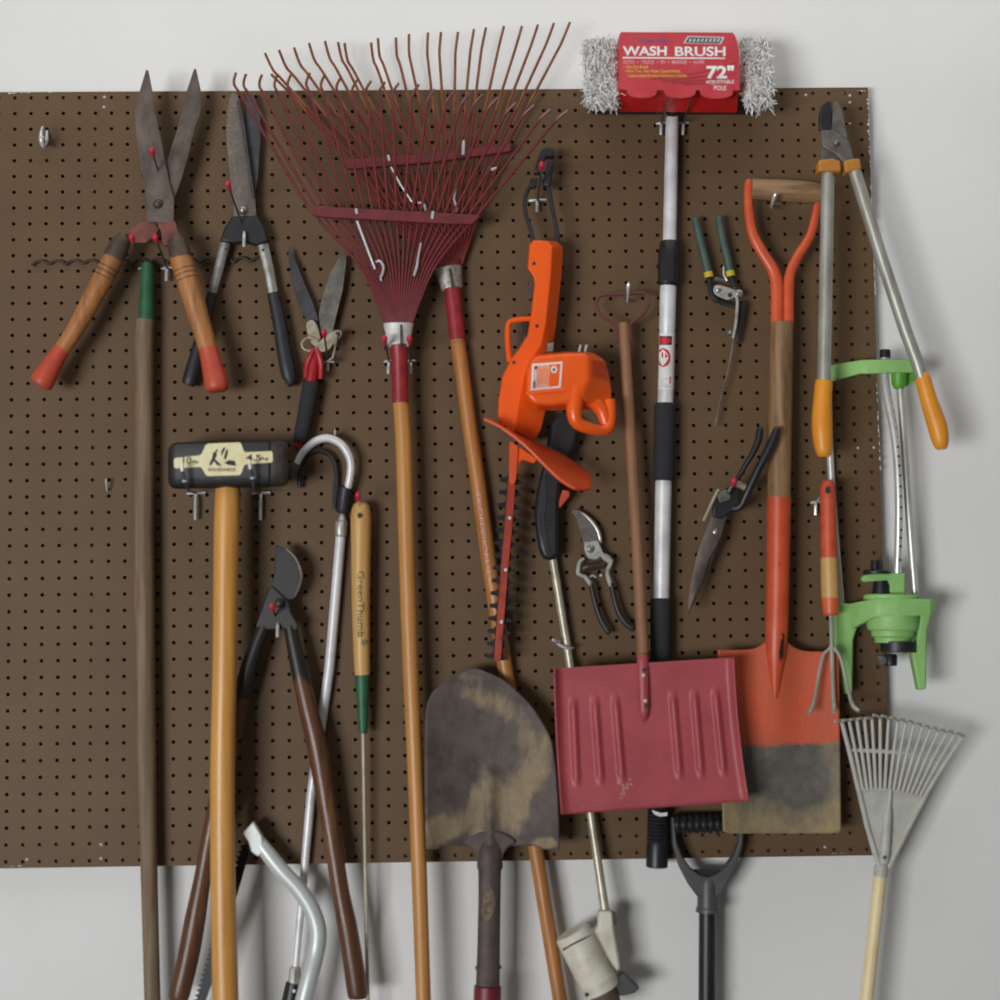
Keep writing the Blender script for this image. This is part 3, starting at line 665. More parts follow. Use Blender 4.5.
part('spring', T([(391, 167, .0305, 1), (400, 184, .031, 1), (412, 202, .031, 1)], 8), 'wire', Lr)
part('spring', T([(418, 203, .031, 1), (422, 203, .033, 1.5), (425, 207, .033, 1.5), (425.5, 211, .031, 1.2)], 8, 2), 'wire', Lr)
part('spring', T([(463.6, 140.5, .031, 1.8), (463.2, 155, .032, 1.8)], 8), 'wire', Lr)
part('spring', T([(457, 184, .031, 1), (454, 199, .031, 1.1), (457, 208, .031, 1.5), (455, 212, .031, 1.2)], 8, 2), 'wire', Lr)
part('spring', T([(489, 168, .03, 1.5), (493, 169.5, .033, 1.8), (496, 168, .03, 1.5)], 8, 2), 'wire', Lr)

# ------------------------------------------------------------------ M: electric hedge trimmer
t = thing('hedge_trimmer', 'orange electric hedge trimmer hanging by its black cord, toothed blade pointing down', 'trimmer', 540, 300, .05)
HB = [(529, 244), (534, 239.5), (557, 241.5), (563, 247), (561.5, 275), (556, 325), (552, 350), (549, 380), (547, 405), (541, 430), (534, 442), (517, 438), (502, 430), (497.5, 419), (498, 400), (502, 376), (510, 360), (519, 348), (527, 335), (531, 311), (534, 284), (533, 277), (527, 268)]
HF = [(530, 245), (534, 240.5), (547, 241), (552, 247), (550.5, 275), (545.5, 325), (541, 345), (531, 360), (524, 376), (519, 404), (515.5, 430), (511, 433), (503, 429), (498.5, 418), (499, 400), (503, 376.5), (511, 360.5), (520, 348.5), (528, 335.5), (532, 311), (535, 284), (534, 277), (528, 268)]
bm = bmesh.new(); lay = []
for o_, d_ in ((HF, .084), (HB, .056), (HB, .03)): lay.append([bm.verts.new(P(x, y, d_)) for x, y in o_])
n = len(HB)
for a_, b_ in zip(lay[:-1], lay[1:]):
    for k in range(n): bm.faces.new((a_[k], b_[k], b_[(k + 1) % n], a_[(k + 1) % n]))
bm.faces.new(lay[0]); bm.faces.new(lay[-1][::-1])
body = part('housing', bm, 'orange', t, .005, 3, ang=.45)
for x, y in [(534, 263.5), (537, 326), (514, 362.5), (504.5, 427)]:
    part('screw_hole', disc(x, y, .0838, 1.9, .0006, 12), 'ink', body)
part('trigger_guard', T([(530, 319, .05, 2.8), (519, 319.5, .05, 2.8), (511, 321.5, .05, 2.8), (507.8, 327, .05, 2.8), (507.8, 345, .05, 2.8), (509.5, 362, .05, 2.8)], 10, 3), 'orange', t)
part('trigger', plate([(523, 321), (529, 321), (527, 341), (523, 342)], .055, .014), 'black_plastic', t, .002)
part('lock_lever', plate([(529.5, 281), (532, 280), (531.5, 298), (529.5, 300)], .055, .01), 'grey_plastic', t, .001)
part('inspection_tag', plate([(547.5, 343.5), (553.5, 342.5), (553, 351), (547, 351.5)], .077, .006), 'silver', t)
A = [(537, 356), (565, 353.3), (586, 353), (588.5, 358), (589, 380), (583, 391), (580, 400), (566, 403), (550, 405), (535, 404), (528, 397), (526.5, 388), (527.5, 370), (531, 360)]
B = [(537, 354.5), (565, 351.5), (592, 352), (605, 359), (610, 374), (613, 392), (612, 405), (590, 410), (560, 411), (537, 412), (527, 401), (525, 389), (526, 368), (530, 359)]
mo = part('motor_cover', loft(A, .126, B, .082), 'orange', t, .005, 3)
part('seam_ridge', plate([(525.5, 391.5), (566, 388.5), (566.5, 391.5), (526, 395)], .1275, .012), 'orange', mo, .0012)
bm = bmesh.new()
for k in range(5):
    T([(592 + k * 3.4, 358.5 + k * .9, .1185 - k * .0068, .7), (592.6 + k * 3.5, 376 + k * 1.2, .1195 - k * .0068, .7)], 6, 1, bm=bm)
part('vent_slots', bm, 'blade_red', mo)
for k, (x, y) in enumerate(((579, 352), (585, 352))):
    part('plug_prong', T([(x, y, .095, 1.2), (x + 1.6, y - 7, .095, 1.2)], 8), 'wire', t)
lb = part('rating_label', plate([(532.2, 364), (562.6, 361.6), (560.6, 387.6), (530.8, 390.4)], .1268, .0012), 'white', mo)
part('label_field', plate([(534, 366), (560.6, 363.7), (558.8, 386), (532.8, 388.5)], .1271, .0004), 'orange', lb)
part('label_field', plate([(537.8, 365.8), (549.8, 364.8), (548.8, 387), (537, 388)], .1274, .0004), 'orange_print', lb)
part('label_field', plate([(534.4, 366), (537.4, 365.8), (536.2, 388), (533.2, 388.4)], .1274, .0004), 'silver_print', lb)
part('label_mark', plate([(534.6, 366.2), (537.2, 366), (537, 369), (534.4, 369.6)], .1276, .0003), 'ink', lb)
part('label_mark', plate([(533.6, 381), (535.4, 381), (535, 388), (533.2, 388)], .1276, .0003), 'ink', lb)
bm = bmesh.new()
for k in range(6): plate([(538.6 + k * 1.8, 367 + (k * 7 % 3)), (539.3 + k * 1.8, 367 + (k * 7 % 3)), (538.5 + k * 1.8, 385 - (k * 5 % 4)), (537.9 + k * 1.8, 385 - (k * 5 % 4))], .1276, .0003, 1, bm)
part('label_mark', bm, 'orange', lb)
part('label_mark', plate([(554 + 3.4 * math.cos(a * math.pi / 3), 369.5 + 4 * math.sin(a * math.pi / 3)) for a in range(6)], .1274, .0004), 'white', lb)
part('label_mark', plate([(554 + 1.6 * math.cos(a * math.pi / 3), 369.5 + 1.8 * math.sin(a * math.pi / 3)) for a in range(6)], .1277, .0003), 'grey_plastic', lb)
part('front_handle', T([(576, 388, .112, 10), (575, 402, .116, 8.6), (574.3, 414, .117, 7.8), (577.5, 423, .116, 6.8), (589, 428.3, .11, 6), (601, 430.5, .10, 5.6), (608, 427.5, .094, 6.2), (610, 416, .09, 6), (609.5, 400, .088, 6)], 16, 3), 'orange', t)
part('handle_bridge', T([(582, 399, .10, 7), (594, 402.5, .094, 7.5), (602, 411, .092, 7), (606, 424, .092, 6)], 14, 3), 'orange', t)
for x, y in ((589.5, 389),): part('screw_hole', disc(x, y, .118, 1.8, .001, 12), 'blade_red', mo)
ge = [(484, 419), (501, 427.5), (523, 444), (545, 466), (561, 481), (575, 489)]
gb = [(492, 420.5), (512, 432), (534, 443), (553, 450.5), (571, 460.5), (590, 474)]
ge = smooth(ge, 4); gb = smooth(gb, 4)
g = []
for j in range(9):
    v = j / 8
    row = []
    for i in range(len(ge)):
        u = i / (len(ge) - 1); e, b = ge[i], gb[i]
        row.append((e[0] + (b[0] - e[0]) * v + (8 * u ** 5 * math.sin(v * math.pi)), e[1] + (b[1] - e[1]) * v + 7 * u ** 5 * math.sin(v * math.pi), .128 - .066 * v))
    g.append(row)
part('hand_guard', sheet(g), 'orange_dark', t, .0006, solid=.004)
part('blade_bracket', plate([(509.5, 440), (519, 446), (518.5, 458), (517.5, 472), (516, 482), (512.5, 486), (509, 480)], .0665, .012, 1), 'orange_dark', t, .002)
part('blade_bracket', plate([(519, 446), (538, 459), (534, 463.5), (523, 459.5), (519.5, 463), (517, 474), (515, 470)], .064, .012, 1), 'orange', t, .002)
bm = bmesh.new()
Lp, Rp = [], []
for i in range(15):
    y = 478 + i * 12.6; f = (y - 478) / 183
    cx = 512.4 - 15 * f
    Lp += [(cx - 4, y - 4), (cx - 6, y - 1.2), (cx - 12.5, y), (cx - 12.5, y + 3.2), (cx - 6, y + 4.6)]
    Rp += [(cx + 4, y - 4), (cx + 5, y + 1), (cx + 10.5, y + 3), (cx + 10.5, y + 5.4), (cx + 5, y + 6)]
part('toothed_blade', plate(Lp + Rp[::-1], .055, .004), 'tooth', t)
part('blade_bar', plate([(508.3, 479), (516.2, 479), (512.3, 530), (508.4, 570), (501, 661), (494, 661), (500.4, 575), (503.4, 540)], .0615, .006), 'blade_red', t, .001)
for x, y in ((510, 518), (506, 570), (501.7, 622)): part('blade_bolt', disc(x, y, .0615, 2, .002, 12, .001), 'wire', t)
cordl = [(534, 246, .05, 2.2), (533, 240, .05, 2.2), (529.5, 226, .048, 2.1), (525.3, 212, .047, 2.1), (525, 199, .046, 2.1), (529, 188, .045, 2.1), (535, 182, .045, 2.1)]
cordr = [(558.5, 247, .05, 2.6), (557.5, 240, .05, 2.6), (556, 226, .048, 2.3), (552, 208, .047, 2.2), (549.5, 192, .046, 2.2), (546, 183, .045, 2.2), (540, 178, .045, 2.2)]
part('cord', T(cordl, 10, 4), 'black_rubber', t); part('cord', T(cordr, 10, 4), 'black_rubber', t)
bm = plate([(541.5, 149.5), (547, 147), (553.5, 148.5), (555, 156.5), (546, 157), (541, 173), (533.6, 173), (537.5, 160)], .052, .016, 1)
part('plug', bm, 'black_plastic', t, .002)
part('plug', plate([(547.5, 160.5), (554, 160), (552.5, 174), (549.5, 188), (543, 184), (545, 172)], .05, .016, 1), 'black_plastic', t, .002)
part('plug', plate([(531, 177.5), (538, 177.5), (536.5, 187), (528.5, 187)], .052, .016, 1), 'black_plastic', t, .002)

# ------------------------------------------------------------------ N: string trimmer
t = thing('string_trimmer', 'string trimmer with bent black grip, thin bronze shaft and aged white head at the bottom', 'trimmer', 552, 560, .02)
hs = part('grip', plate([(554, 414), (575, 416), (579.5, 436), (571, 456), (565, 475), (560.5, 490), (559.5, 515), (559.5, 545), (558.5, 557), (543, 558.5), (537, 535), (535, 515), (537, 492), (542, 470), (548, 440)], .04, .028, 2), 'black_plastic', t, .008, 3)
part('side_panel', plate([(541, 480), (546, 474), (547, 500), (544.5, 520), (549, 550), (545, 552), (539, 530), (538, 505)], .0408, .002, 1), 'black_rubber', hs, .0008)
part('trigger', plate([(562.5, 489.5), (569.5, 491), (570, 496), (560, 508), (557.5, 505.5)], .036, .012), 'grip_or', t, .0015)
part('shaft', T([(552.3, 556, .018, 4.2), (570, 664, .018, 4.1), (590.5, 814, .024, 4.1), (605.5, 914, .036, 4.6)], 14, 1), 'nickel', t)
part('neck', plate([(599, 911.5), (612.5, 911), (614, 928), (621, 968), (618, 972), (606, 960), (590, 935), (598, 928)], .052, .03, 1), 'trim_white', t, .004)
part('neck_clip', plate([(612, 911), (616, 913), (617, 925), (614.5, 926)], .046, .01), 'grey_plastic', t, .001)
hb = part('motor_housing', T([(571.6, 931.5, .05, 16.6), (573, 934, .05, 18.3), (586, 959, .05, 18.5), (599.5, 985, .05, 18.6), (600.5, 987, .05, 17)], 28, 1), 'trim_white', t)
part('end_slot', T([(563, 950, .0665, .9), (572, 944.5, .077, .9), (582, 939.5, .077, .9), (590, 935.5, .066, .9)], 8, 2), 'ink', hb)
part('base_band', T([(597, 980, .05, 18.9), (602, 990, .05, 18.9)], 28, 1), 'trim_white', hb)
part('band_notch', disc(586.5, 994.5, .071, 1.8, .004, 10), 'ink', hb)
part('spool', T([(601.5, 989, .05, 14.5), (606, 998, .05, 14), (611, 1008, .05, 11)], 22, 1), 'brown_plastic', t)
part('debris_guard', plate([(614, 983), (622, 974.5), (626, 974.5), (640.5, 988.5), (634, 993.5), (621, 996.5), (612, 990)], .056, .03, 1), 'grey_plastic', t, .003)

# ------------------------------------------------------------------ O: pruners
t = thing('hand_pruners', 'silver bypass hand pruners with black-dipped handles, right of the string trimmer grip', 'pruners', 590, 549, .018)
part('blade', plate([(571, 511.5), (575, 509.3), (582, 514), (590, 521.5), (596, 531), (598.5, 541), (597, 547), (584, 546), (580, 528), (576, 517)], .02, .003, 2), 'blade_grey', t, .0008)
part('anvil_jaw', T([(576, 510.5, .016, 1), (583, 514, .016, 1.8), (592, 522, .016, 2.2), (598.5, 532, .016, 2.2), (600.5, 543, .016, 2)], 8, 2), 'satin', t)
part('body_plate', plate([(584, 541.5), (598, 540.5), (603, 552), (612, 560.5), (607, 564), (600.5, 556.5), (596, 560), (588, 558.5), (584.5, 550)], .025, .005, 1), 'satin', t, .0012)
part('pivot_bolt', disc(590.5, 549, .025, 4.2, .003, 14, .002), 'silver', t)
part('pivot_bolt', disc(589, 549, .029, 1.7, .002, 10, .001), 'wire', t)
part('arm', T([(584, 558.5, .02, 1.8), (580, 561.5, .02, 2.2), (578.6, 567, .02, 2.3), (578.4, 574, .02, 2.5), (585, 577, .02, 2.3), (591, 585, .02, 2.3)], 10, 2), 'satin', t)
part('arm', T([(604, 555, .02, 2.4), (611, 561, .02, 2.8), (608, 569, .02, 2.4), (607.5, 575, .02, 2.5), (611, 586, .02, 2.3)], 10, 2), 'satin', t)
hel = []
for i in range(91):
    a = i / 90; q = a * 9 * 2 * math.pi
    hel.append((583 + 23 * a + .2 * math.cos(q), 569 - 5 * a + 3.9 * math.sin(q), .02 + S(3.9) * math.cos(q), .8))
part('spring', T(hel, 6, 1), 'coil', t)
part('latch', T([(590, 577, .021, 1.2), (593, 575.5, .021, 1.4), (596, 577.5, .021, 1.3)], 8, 2), 'satin', t)
part('latch', disc(601, 575.5, .02, 2, .003, 10, .001), 'satin', t)
part('grip', T([(591, 583, .02, 2.5), (594, 598, .02, 2.8), (599, 615, .02, 3), (604, 625, .02, 3), (608.5, 632, .02, 3), (610, 633.5, .02, 1.6)], 12, 3), 'black_rubber', t)
part('grip', T([(611, 583, .02, 2.5), (615, 601, .02, 2.9), (620, 615, .02, 3.1), (626.5, 624, .02, 3.1), (633, 629, .02, 3), (634.5, 630.5, .02, 1.6)], 12, 3), 'black_rubber', t)

# ------------------------------------------------------------------ P: red snow shovel
t = thing('snow_shovel', 'small snow shovel with ribbed faded red steel blade and thin wire loop grip', 'shovel', 628, 293, .045)
part('loop_grip', T([(617.5, 342, .044, 1.9), (617.2, 327, .044, 1.9), (612, 322, .044, 1.8), (601, 315, .044, 1.8), (596, 306, .044, 1.8), (598, 298, .044, 1.8), (605, 294.8, .044, 1.8), (625, 293.8, .044, 1.9), (642, 293, .044, 1.9), (648, 296.5, .044, 1.9), (649, 304, .044, 1.8), (643, 314, .044, 1.8), (633, 321.5, .044, 1.8), (629.8, 327, .044, 1.9), (630.5, 342, .044, 1.9)], 10, 3), 'rust_red_wire', t)
part('handle', T([(623.4, 323, .044, 5), (623.6, 326, .044, 5.6), (627.5, 390, .046, 5.8), (631.3, 450, .048, 6), (637, 545, .054, 6), (642.5, 640, .064, 6.2), (643, 664, .066, 6)], 16, 1), 'wood_pale', t)
ribs = [(573, 577), (594.5, 601), (615, 622.5), (672.5, 680), (694, 701.5), (715, 724)]
def snow(u, v):
    xl_ = 554 + 3 * v + 4.5 * v * v; xr_ = 734 + 5 * v + 10 * v * v
    yt = 668.5 - 11 * u; ybm = 814.5 - 13.5 * u
    cl = 3.5
    x = xl_ + (xr_ - xl_) * u; y = yt + (ybm - yt) * v
    d = .074 + .018 * v * v + .006 * (1 - v) ** 8
    e = min(u, 1 - u)
    d += .014 * max(0, 1 - e / .05) ** 2 * (1 - .4 * v)
    if v > .93: d -= .004 * (v - .93) / .07
    for a, b in ribs:
        vv = (v - .2) / .62
        if 0 <= vv <= 1:
            rx = a + (b - a) * vv
            q = (x - rx) / 5.2
            if abs(q) < 1: d += .0062 * (math.cos(q * math.pi) * .5 + .5) * min(1, vv * 8, (1 - vv) * 8)
    return (x, y, d)
sb = part('blade', sheet([[snow(i / 150, j / 50) for i in range(151)] for j in range(51)]), 'snow_red', t, solid=.002, ang=1.2)
part('socket', T([(642.5, 656.5, .077, 5.5), (642.6, 662, .079, 6), (643.5, 690, .08, 5.8), (644, 710, .081, 5.2), (644.2, 718, .079, 3.5), (644.3, 721, .076, 1)], 16, 2, .85), 'snow_red', sb)
for y in (675.5, 701): part('rivet', disc(643.5 + (y - 675) * .07, y, .0865, 2.1, .002, 12, .0015), 'wire', sb)
for y in (670, 706): part('bolt_hole', disc(644.3 + (y - 675) * .07, y, .0862, 2, .0022, 12), 'ink', sb)
bm = bmesh.new()
for i in range(16):
    x, y = random.gauss(621.5, 2.2), random.gauss(790, 5); d = snow((x - 559) / 185, (y - 664) / 146)[2] + .0016
    if i > 10: x, y = random.gauss(630, 2), random.gauss(783, 3)
    plate([(x, y - 1.4), (x + 1.2, y), (x + .2, y + 1.6), (x - 1, y + .3)], d, .0006, 1, bm)
part('paint_chips', bm, 'scratch', sb)

# ------------------------------------------------------------------ Q: wash brush
t = thing('wash_brush', 'long telescopic wash brush, white bristle head in a red card sleeve above the board', 'brush', 672, 112, .022)
PD = .024
def pl(name, y0, y1, x0, x1, prof, m, seg=20):
    return part(name, T([(x0 + (x1 - x0) * f, y0 + (y1 - y0) * f, PD, r) for f, r in prof], seg, 1), m, t)
pl('upper_tube', 112, 243, 672.3, 669.5, [(0, 3), (.015, 6), (.03, 6.7), (1, 7)], 'alu')
pl('locking_collar', 241.5, 286.5, 669.5, 668.5, [(0, 8.8), (.06, 9.8), (.3, 11.2), (.5, 11.5), (.9, 10.8), (.97, 9.8), (1, 8.6)], 'black_plastic', 10)
pl('middle_tube', 284, 406, 668.3, 665.3, [(0, 8.4), (.38, 8.4), (.39, 8.1), (1, 8)], 'alu')
pl('foam_sleeve', 403.5, 481, 665, 663.6, [(0, 9.5), (.02, 11), (.95, 11), (1, 9.8)], 'foam')
pl('lower_tube', 480, 600, 663.6, 661.2, [(0, 8.3), (1, 8.1)], 'alu')
pl('foam_sleeve', 598.5, 700, 660.8, 660, [(0, 9.6), (.03, 10.6), (.97, 10.4), (1, 9)], 'foam')
pl('hidden_tube', 698, 806, 660, 658.5, [(0, 8), (1, 8)], 'alu')
gp = pl('end_grip', 800, 867.5, 658.6, 656.8, [(0, 9.6)] + sum([[(.04 + i * .055, 11.2), (.04 + i * .055 + .028, 10)] for i in range(11)], []) + [(.68, 11), (.985, 10.8), (1, 9.4)], 'black_plastic')
part('paper_tag', plate([(652, 810), (656, 811.5), (661, 813), (667.5, 812.5), (667, 816), (659, 816.5), (654, 814)], PD + .0185, .001, 1), 'white', gp)
def cyl(px0, r): return lambda X, Y: PD + S(r, PD) * math.sqrt(max(.02, 1 - ((X - (px0 - .025 * (Y - 284))) / r) ** 2))
cy = cyl(668.3, 8.3)
def wrap(x0, y0, x1, y1, off, m, name, parent, nx=12):
    g = [[(x0 + (x1 - x0) * i / nx - .025 * (y - y0), y, cy(x0 + (x1 - x0) * i / nx - .025 * (y - y0), y) + off) for i in range(nx + 1)] for y in (y0, (y0 + y1) / 2, y1)]
    return part(name, sheet(g), m, parent)
st = wrap(659.8, 333, 675.2, 389.5, .0005, 'white', 'sticker', t)
def SK(poly, off, m, name='sticker_mark'):
    poly = [(max(x, 659.2 - .02 * (y - 340)), y) for x, y in poly]
    part(name, wrap_poly(poly, lambda x, y: cy(x, y) + off), m, st)
SK([(659.5, 336), (672, 336), (671.7, 345), (659.3, 345)], .0008, 'ink', 'sticker_field')
SK([(664.3 + 6.6 * math.cos(a * .5236), 340.7 + 3.8 * math.sin(a * .5236)) for a in range(12)], .0012, 'redprint')
SK([(663.3 + 7.2 * math.cos(a * .2618), 357.5 + 9.8 * math.sin(a * .2618)) for a in range(24)], .0010, 'redprint')
SK([(663, 349.5), (666.5, 352.5), (669, 357.5), (666, 362.5), (662.5, 366), (659.4, 361.5), (659, 353)], .0014, 'white')
SK([(661.5, 352), (663.2, 352), (663.2, 357.5), (661.5, 357.5)], .0018, 'redprint')
SK([(665, 352.4), (668.2, 357.4), (665, 357.4)], .0018, 'redprint')
SK([(659.3, 378.6), (671, 378.6), (671, 379.3), (659.3, 379.3)], .001, 'silver_print')
SK([(659, 386), (671.5, 386), (671.5, 387), (659, 387)], .001, 'silver_print')
for k in range(3): SK([(660, 380.8 + k * 1.7), (664 + k * 1.4, 380.8 + k * 1.7), (664 + k * 1.4, 381.4 + k * 1.7), (660, 381.4 + k * 1.7)], .001, 'silver_print')
SK([(669.6, 376), (671, 377), (670.6, 383), (669.4, 384)], .001, 'grip_or')
# brush head
blk = part('brush_block', plate([(592, 96), (756, 97), (755.5, 109.5), (592, 109.5)], .046, .028, 1), 'black_plastic', t, .004)
part('pole_socket', T([(672.5, 100, .05, 8), (672.4, 112, .03, 7.4)], 16, 1), 'black_plastic', t)
bm = bmesh.new()
rr = random.Random(3)
def strand(a, b, c, r):
    ws = [a, a.lerp(b, .5) + Vector((rr.gauss(0, .0025), rr.gauss(0, .0025), rr.gauss(0, .0025))), b, c]
    ring_tube(bm, ws, [r, r, r * .85, r * .45], 3, cap=False)
for i in range(9000):
    x = rr.choice((rr.uniform(588, 614), rr.uniform(743, 764)))
    a = P(x, 101, rr.uniform(.024, .05))
    an = rr.uniform(-.3, 1.75)          # 0 = straight up, 1.57 = toward the room
    end = -(600 - x) * .00022 if x < 600 else ((x - 756) * .00022 if x > 756 else 0)
    ln = rr.uniform(.066, .1); L2 = ln * (1 - .3 * abs(math.sin(an)) ** 2)
    b = a + Vector((end + rr.gauss(0, .003), -math.sin(an) * L2 * .75, math.cos(an) * L2 + rr.uniform(-.02, .004) * max(0, math.sin(an))))
    ztop = P(0, 36, -a.y + math.sin(an) * .04).z
    if b.z > ztop: b.z = ztop - abs(rr.gauss(0, .003))
    c = b + Vector((rr.gauss(0, .005), rr.gauss(0, .004) - .003, rr.gauss(-.003, .005)))
    strand(a, b, c, rr.uniform(.0009, .0016))
for xa, xb in ((595, 620), (738, 758)):
    loft([(xa, 54), (xb, 54), (xb, 88), (xa, 88)], .066, [(xa, 50), (xb, 50), (xb, 98), (xa, 98)], .03, bm)
part('bristles', bm, 'bristle', blk, ang=0, recalc=False, stuff=True)
cd0 = .118
sl = part('card_sleeve', plate([(619, 87, .114), (739, 86, .114), (737, 112, .05), (618.8, 111, .05)], .112, .003), 'card2', t)
part('sleeve_top', plate([(619.5, 35), (734.6, 36, ), (733, 32.5), (621, 32)], .108, .07), 'card', sl)
up = [(619.6, 34), (734.8, 35), (737.5, 42), (739, 52), (739.6, 90), (733, 90.5)]
def scal(x0, x1, yb, h):
    return [(x0 + (x1 - x0) * (.5 - .5 * math.cos(math.pi * i / 12)), yb + h * math.sin(math.pi * i / 12) ** .62) for i in range(13)]
up += scal(733, 700, 90.5, 8) + scal(696, 664, 90, 8) + scal(657, 627, 90, 8) + [(619, 89)]
cf = part('card_front', plate(up, cd0, .0014), 'card', sl)
part('sleeve_side', plate([(619.6, 38), (621, 38), (620.4, 88), (619.2, 88)], .1165, .04), 'card2', sl)
part('sleeve_side', plate([(735.5, 40), (737, 44), (739, 87), (737.5, 87)], .1165, .04), 'card2', sl)
e = cd0 + .0004
text('lettering', 'WASH', 622.8, 46.2, 44, 9.6, e, 'white', cf, bold=.028)
text('lettering', 'BRUSH', 675, 46.6, 50.5, 9.6, e, 'white', cf, bold=.022)
part('underline', plate([(622.6, 57), (725, 57.6), (725, 59), (622.6, 58.4)], e, .0002), 'white', cf)
text('lettering', 'AUTO  •  TRUCK  •  RV  •  MARINE  •  HOME', 622.8, 60.2, 82, 3.8, e, 'pprint', cf, bold=.006)
text('lettering', '• Ultra Soft Bristle', 623.3, 65.2, 25, 3.2, e, 'yprint', cf, bold=.004, shear=.1)
text('lettering', '• Flow Thru, Two Water Control Knob', 625, 69.6, 55, 3.4, e, 'yprint', cf, bold=.004, shear=.1)
text('lettering', '• Lightweight Brushed Aluminum Handle', 627, 74.2, 60, 3.6, e, 'yprint', cf, bold=.004, shear=.1)
text('lettering', '72"', 706.5, 65.4, 27.5, 13.4, e, 'white', cf, bold=.034)
text('lettering', 'ADJUSTABLE', 705.8, 80, 28.4, 4.6, e, 'white', cf, bold=.006)
text('lettering', 'POLE', 714, 85.6, 12.4, 4.6, e, 'white', cf, bold=.006)
text('lettering', 'Power Flow', 638, 38, 32, 5, e, 'bprint', cf, bold=.02, shear=.3)
part('badge', plate([(683, 43.4), (687.5, 36), (724.5, 37), (721, 44.2)], e, .0003), 'silver_print', cf)
part('badge_field', plate([(685.5, 42.5), (688.8, 37), (722, 38), (719.5, 43.4)], e + .0003, .0003), 'grey_plastic', cf)
bm = bmesh.new()
for k in range(8): plate([(688.5 + k * 4, 41.8), (690 + k * 4, 38.6), (691.8 + k * 4, 38.6), (691 + k * 4, 41.8)], e + .0006, .0002, 1, bm)
part('badge_mark', bm, 'silver_print', cf)
bm = bmesh.new()
for k in range(4): plate([(650 + k * 10, 80.5 + k * 1.6 - 2), (700 + k * 10, 72 + k * 3), (737, 62 + k * 5), (737, 63.4 + k * 5), (700 + k * 10, 73.5 + k * 3), (655 + k * 10, 82.5 + k * 1.6 - 2)], e - .0002, .0001, 1, bm)
part('print_streaks', bm, 'card_line', cf)

# ------------------------------------------------------------------ R: cut and hold snips
t = thing('long_wire_snips', 'snips with dark green grips and a long thin rod pointing straight down', 'snips', 730, 293, .02)
for g, s in (([(694.6, 216.8, .025, 2), (695.3, 219, .025, 3.5), (697, 227, .025, 3.9), (700.5, 242, .024, 4.2), (705, 259, .023, 4.3), (708.3, 273, .022, 4.5)], [(708.6, 274, .022, 3.2), (710, 285, .022, 3.2), (713, 297, .022, 3), (718, 301, .022, 3)]),
             ([(719, 215.5, .025, 2), (719.2, 218, .025, 3.6), (720.5, 228, .025, 4.1), (723.5, 243, .024, 4.2), (727.5, 259, .023, 4.2), (730, 272, .022, 4.1)], [(730.3, 273, .022, 3), (732.5, 281, .022, 3.2), (737, 290, .022, 3.2)])):
    gr = part('grip', T(g, 14, 3), 'green_grip', t)
    l = g[-1]; part('grip_band', T([(l[0] - .2, l[1] - .8, l[2], 4.7), (l[0] + .9, l[1] + 4.4, l[2], 4.7)], 14, 1), 'yband', gr)
    part('shank', T(s, 10, 2), 'black_plastic', t)
part('jaw', plate([(711, 284), (716, 296), (722, 300), (735, 303), (743, 299), (747, 304), (744, 320), (739, 343), (736, 343), (738, 320), (735, 308), (720, 304), (714, 299)], .022, .006, 1), 'black_plastic', t, .0015)
pv = part('link_plate', plate([(713.4, 289), (715.5, 285.2), (721, 285.3), (735, 289.8), (736.5, 296), (731, 299), (726, 299.6), (715.3, 294.3)], .028, .003, 2), 'satin', t, .0008)
part('bolt', disc(718.5, 289.5, .028, 3.3, .002, 12, .001), 'silver', pv)
part('bolt', disc(730, 295, .028, 2.3, .001, 12), 'ink', pv)
part('bolt', disc(739, 293.5, .027, 4.4, .002, 14, .001), 'silver', t)
part('spring_pin', T([(714.5, 279, .024, 2.3), (724.5, 281, .024, 2.3)], 10, 1), 'blade_grey', t)
part('catch', T([(723.5, 266, .026, 1), (723.8, 275, .026, 1.2), (727, 281, .026, 1.5)], 8, 1), 'satin', t)
part('linkage_wire', T([(735, 296, .033, 1.6), (737, 298, .033, 1.7), (737.3, 306, .033, 1.7), (735.7, 325, .031, 1.7), (733, 338, .028, 1.7)], 10, 2), 'satin', t)
part('knob', disc(729.8, 333, .026, 3, .004, 12, .003), 'silver', t)
part('rod', T([(734.3, 336, .024, 1.5), (729, 367, .022, 1.1), (721, 397, .02, 1), (715.3, 426, .018, 1)], 8, 3), 'blade_grey', t)

# ------------------------------------------------------------------ S: grass shears
t = thing('grass_shears', 'black-handled grass shears with long brown blade pointing down, overlapping the spade shaft', 'shears', 724, 503, .05)
part('handle', T([(778, 427, .074, 2), (777, 430, .074, 4), (774, 438, .074, 4.8), (767, 453, .073, 4.5), (758, 470, .07, 4.2), (750, 487, .066, 4.1), (744.5, 499, .062, 4), (740, 507, .058, 3.6), (733, 509, .055, 3.5)], 12, 3), 'black_plastic', t)
part('handle', T([(760.6, 426.5, .06, 1.8), (760, 430, .06, 3.6), (758.5, 440, .06, 3.8), (753, 453, .06, 3.2), (746, 464.5, .058, 2.8), (740, 475, .056, 2.6), (733, 487, .054, 3), (728, 494, .052, 3.2)], 12, 3), 'black_plastic', t)
part('body', plate([(713, 504), (718, 491), (729, 488), (736, 481), (743, 481), (739, 497), (742, 508), (729, 513), (722, 519), (713, 517)], .053, .012, 1), 'black_plastic', t, .002)
part('roller', T([(736.5, 483.5, .058, 3.4), (746, 488, .058, 3.6)], 14, 1), 'cream', t)
part('latch_wire', T([(719, 489.5, .058, 1.6), (717, 492, .058, 1.7), (703.5, 521, .054, 1.7)], 8, 1), 'nickel', t)
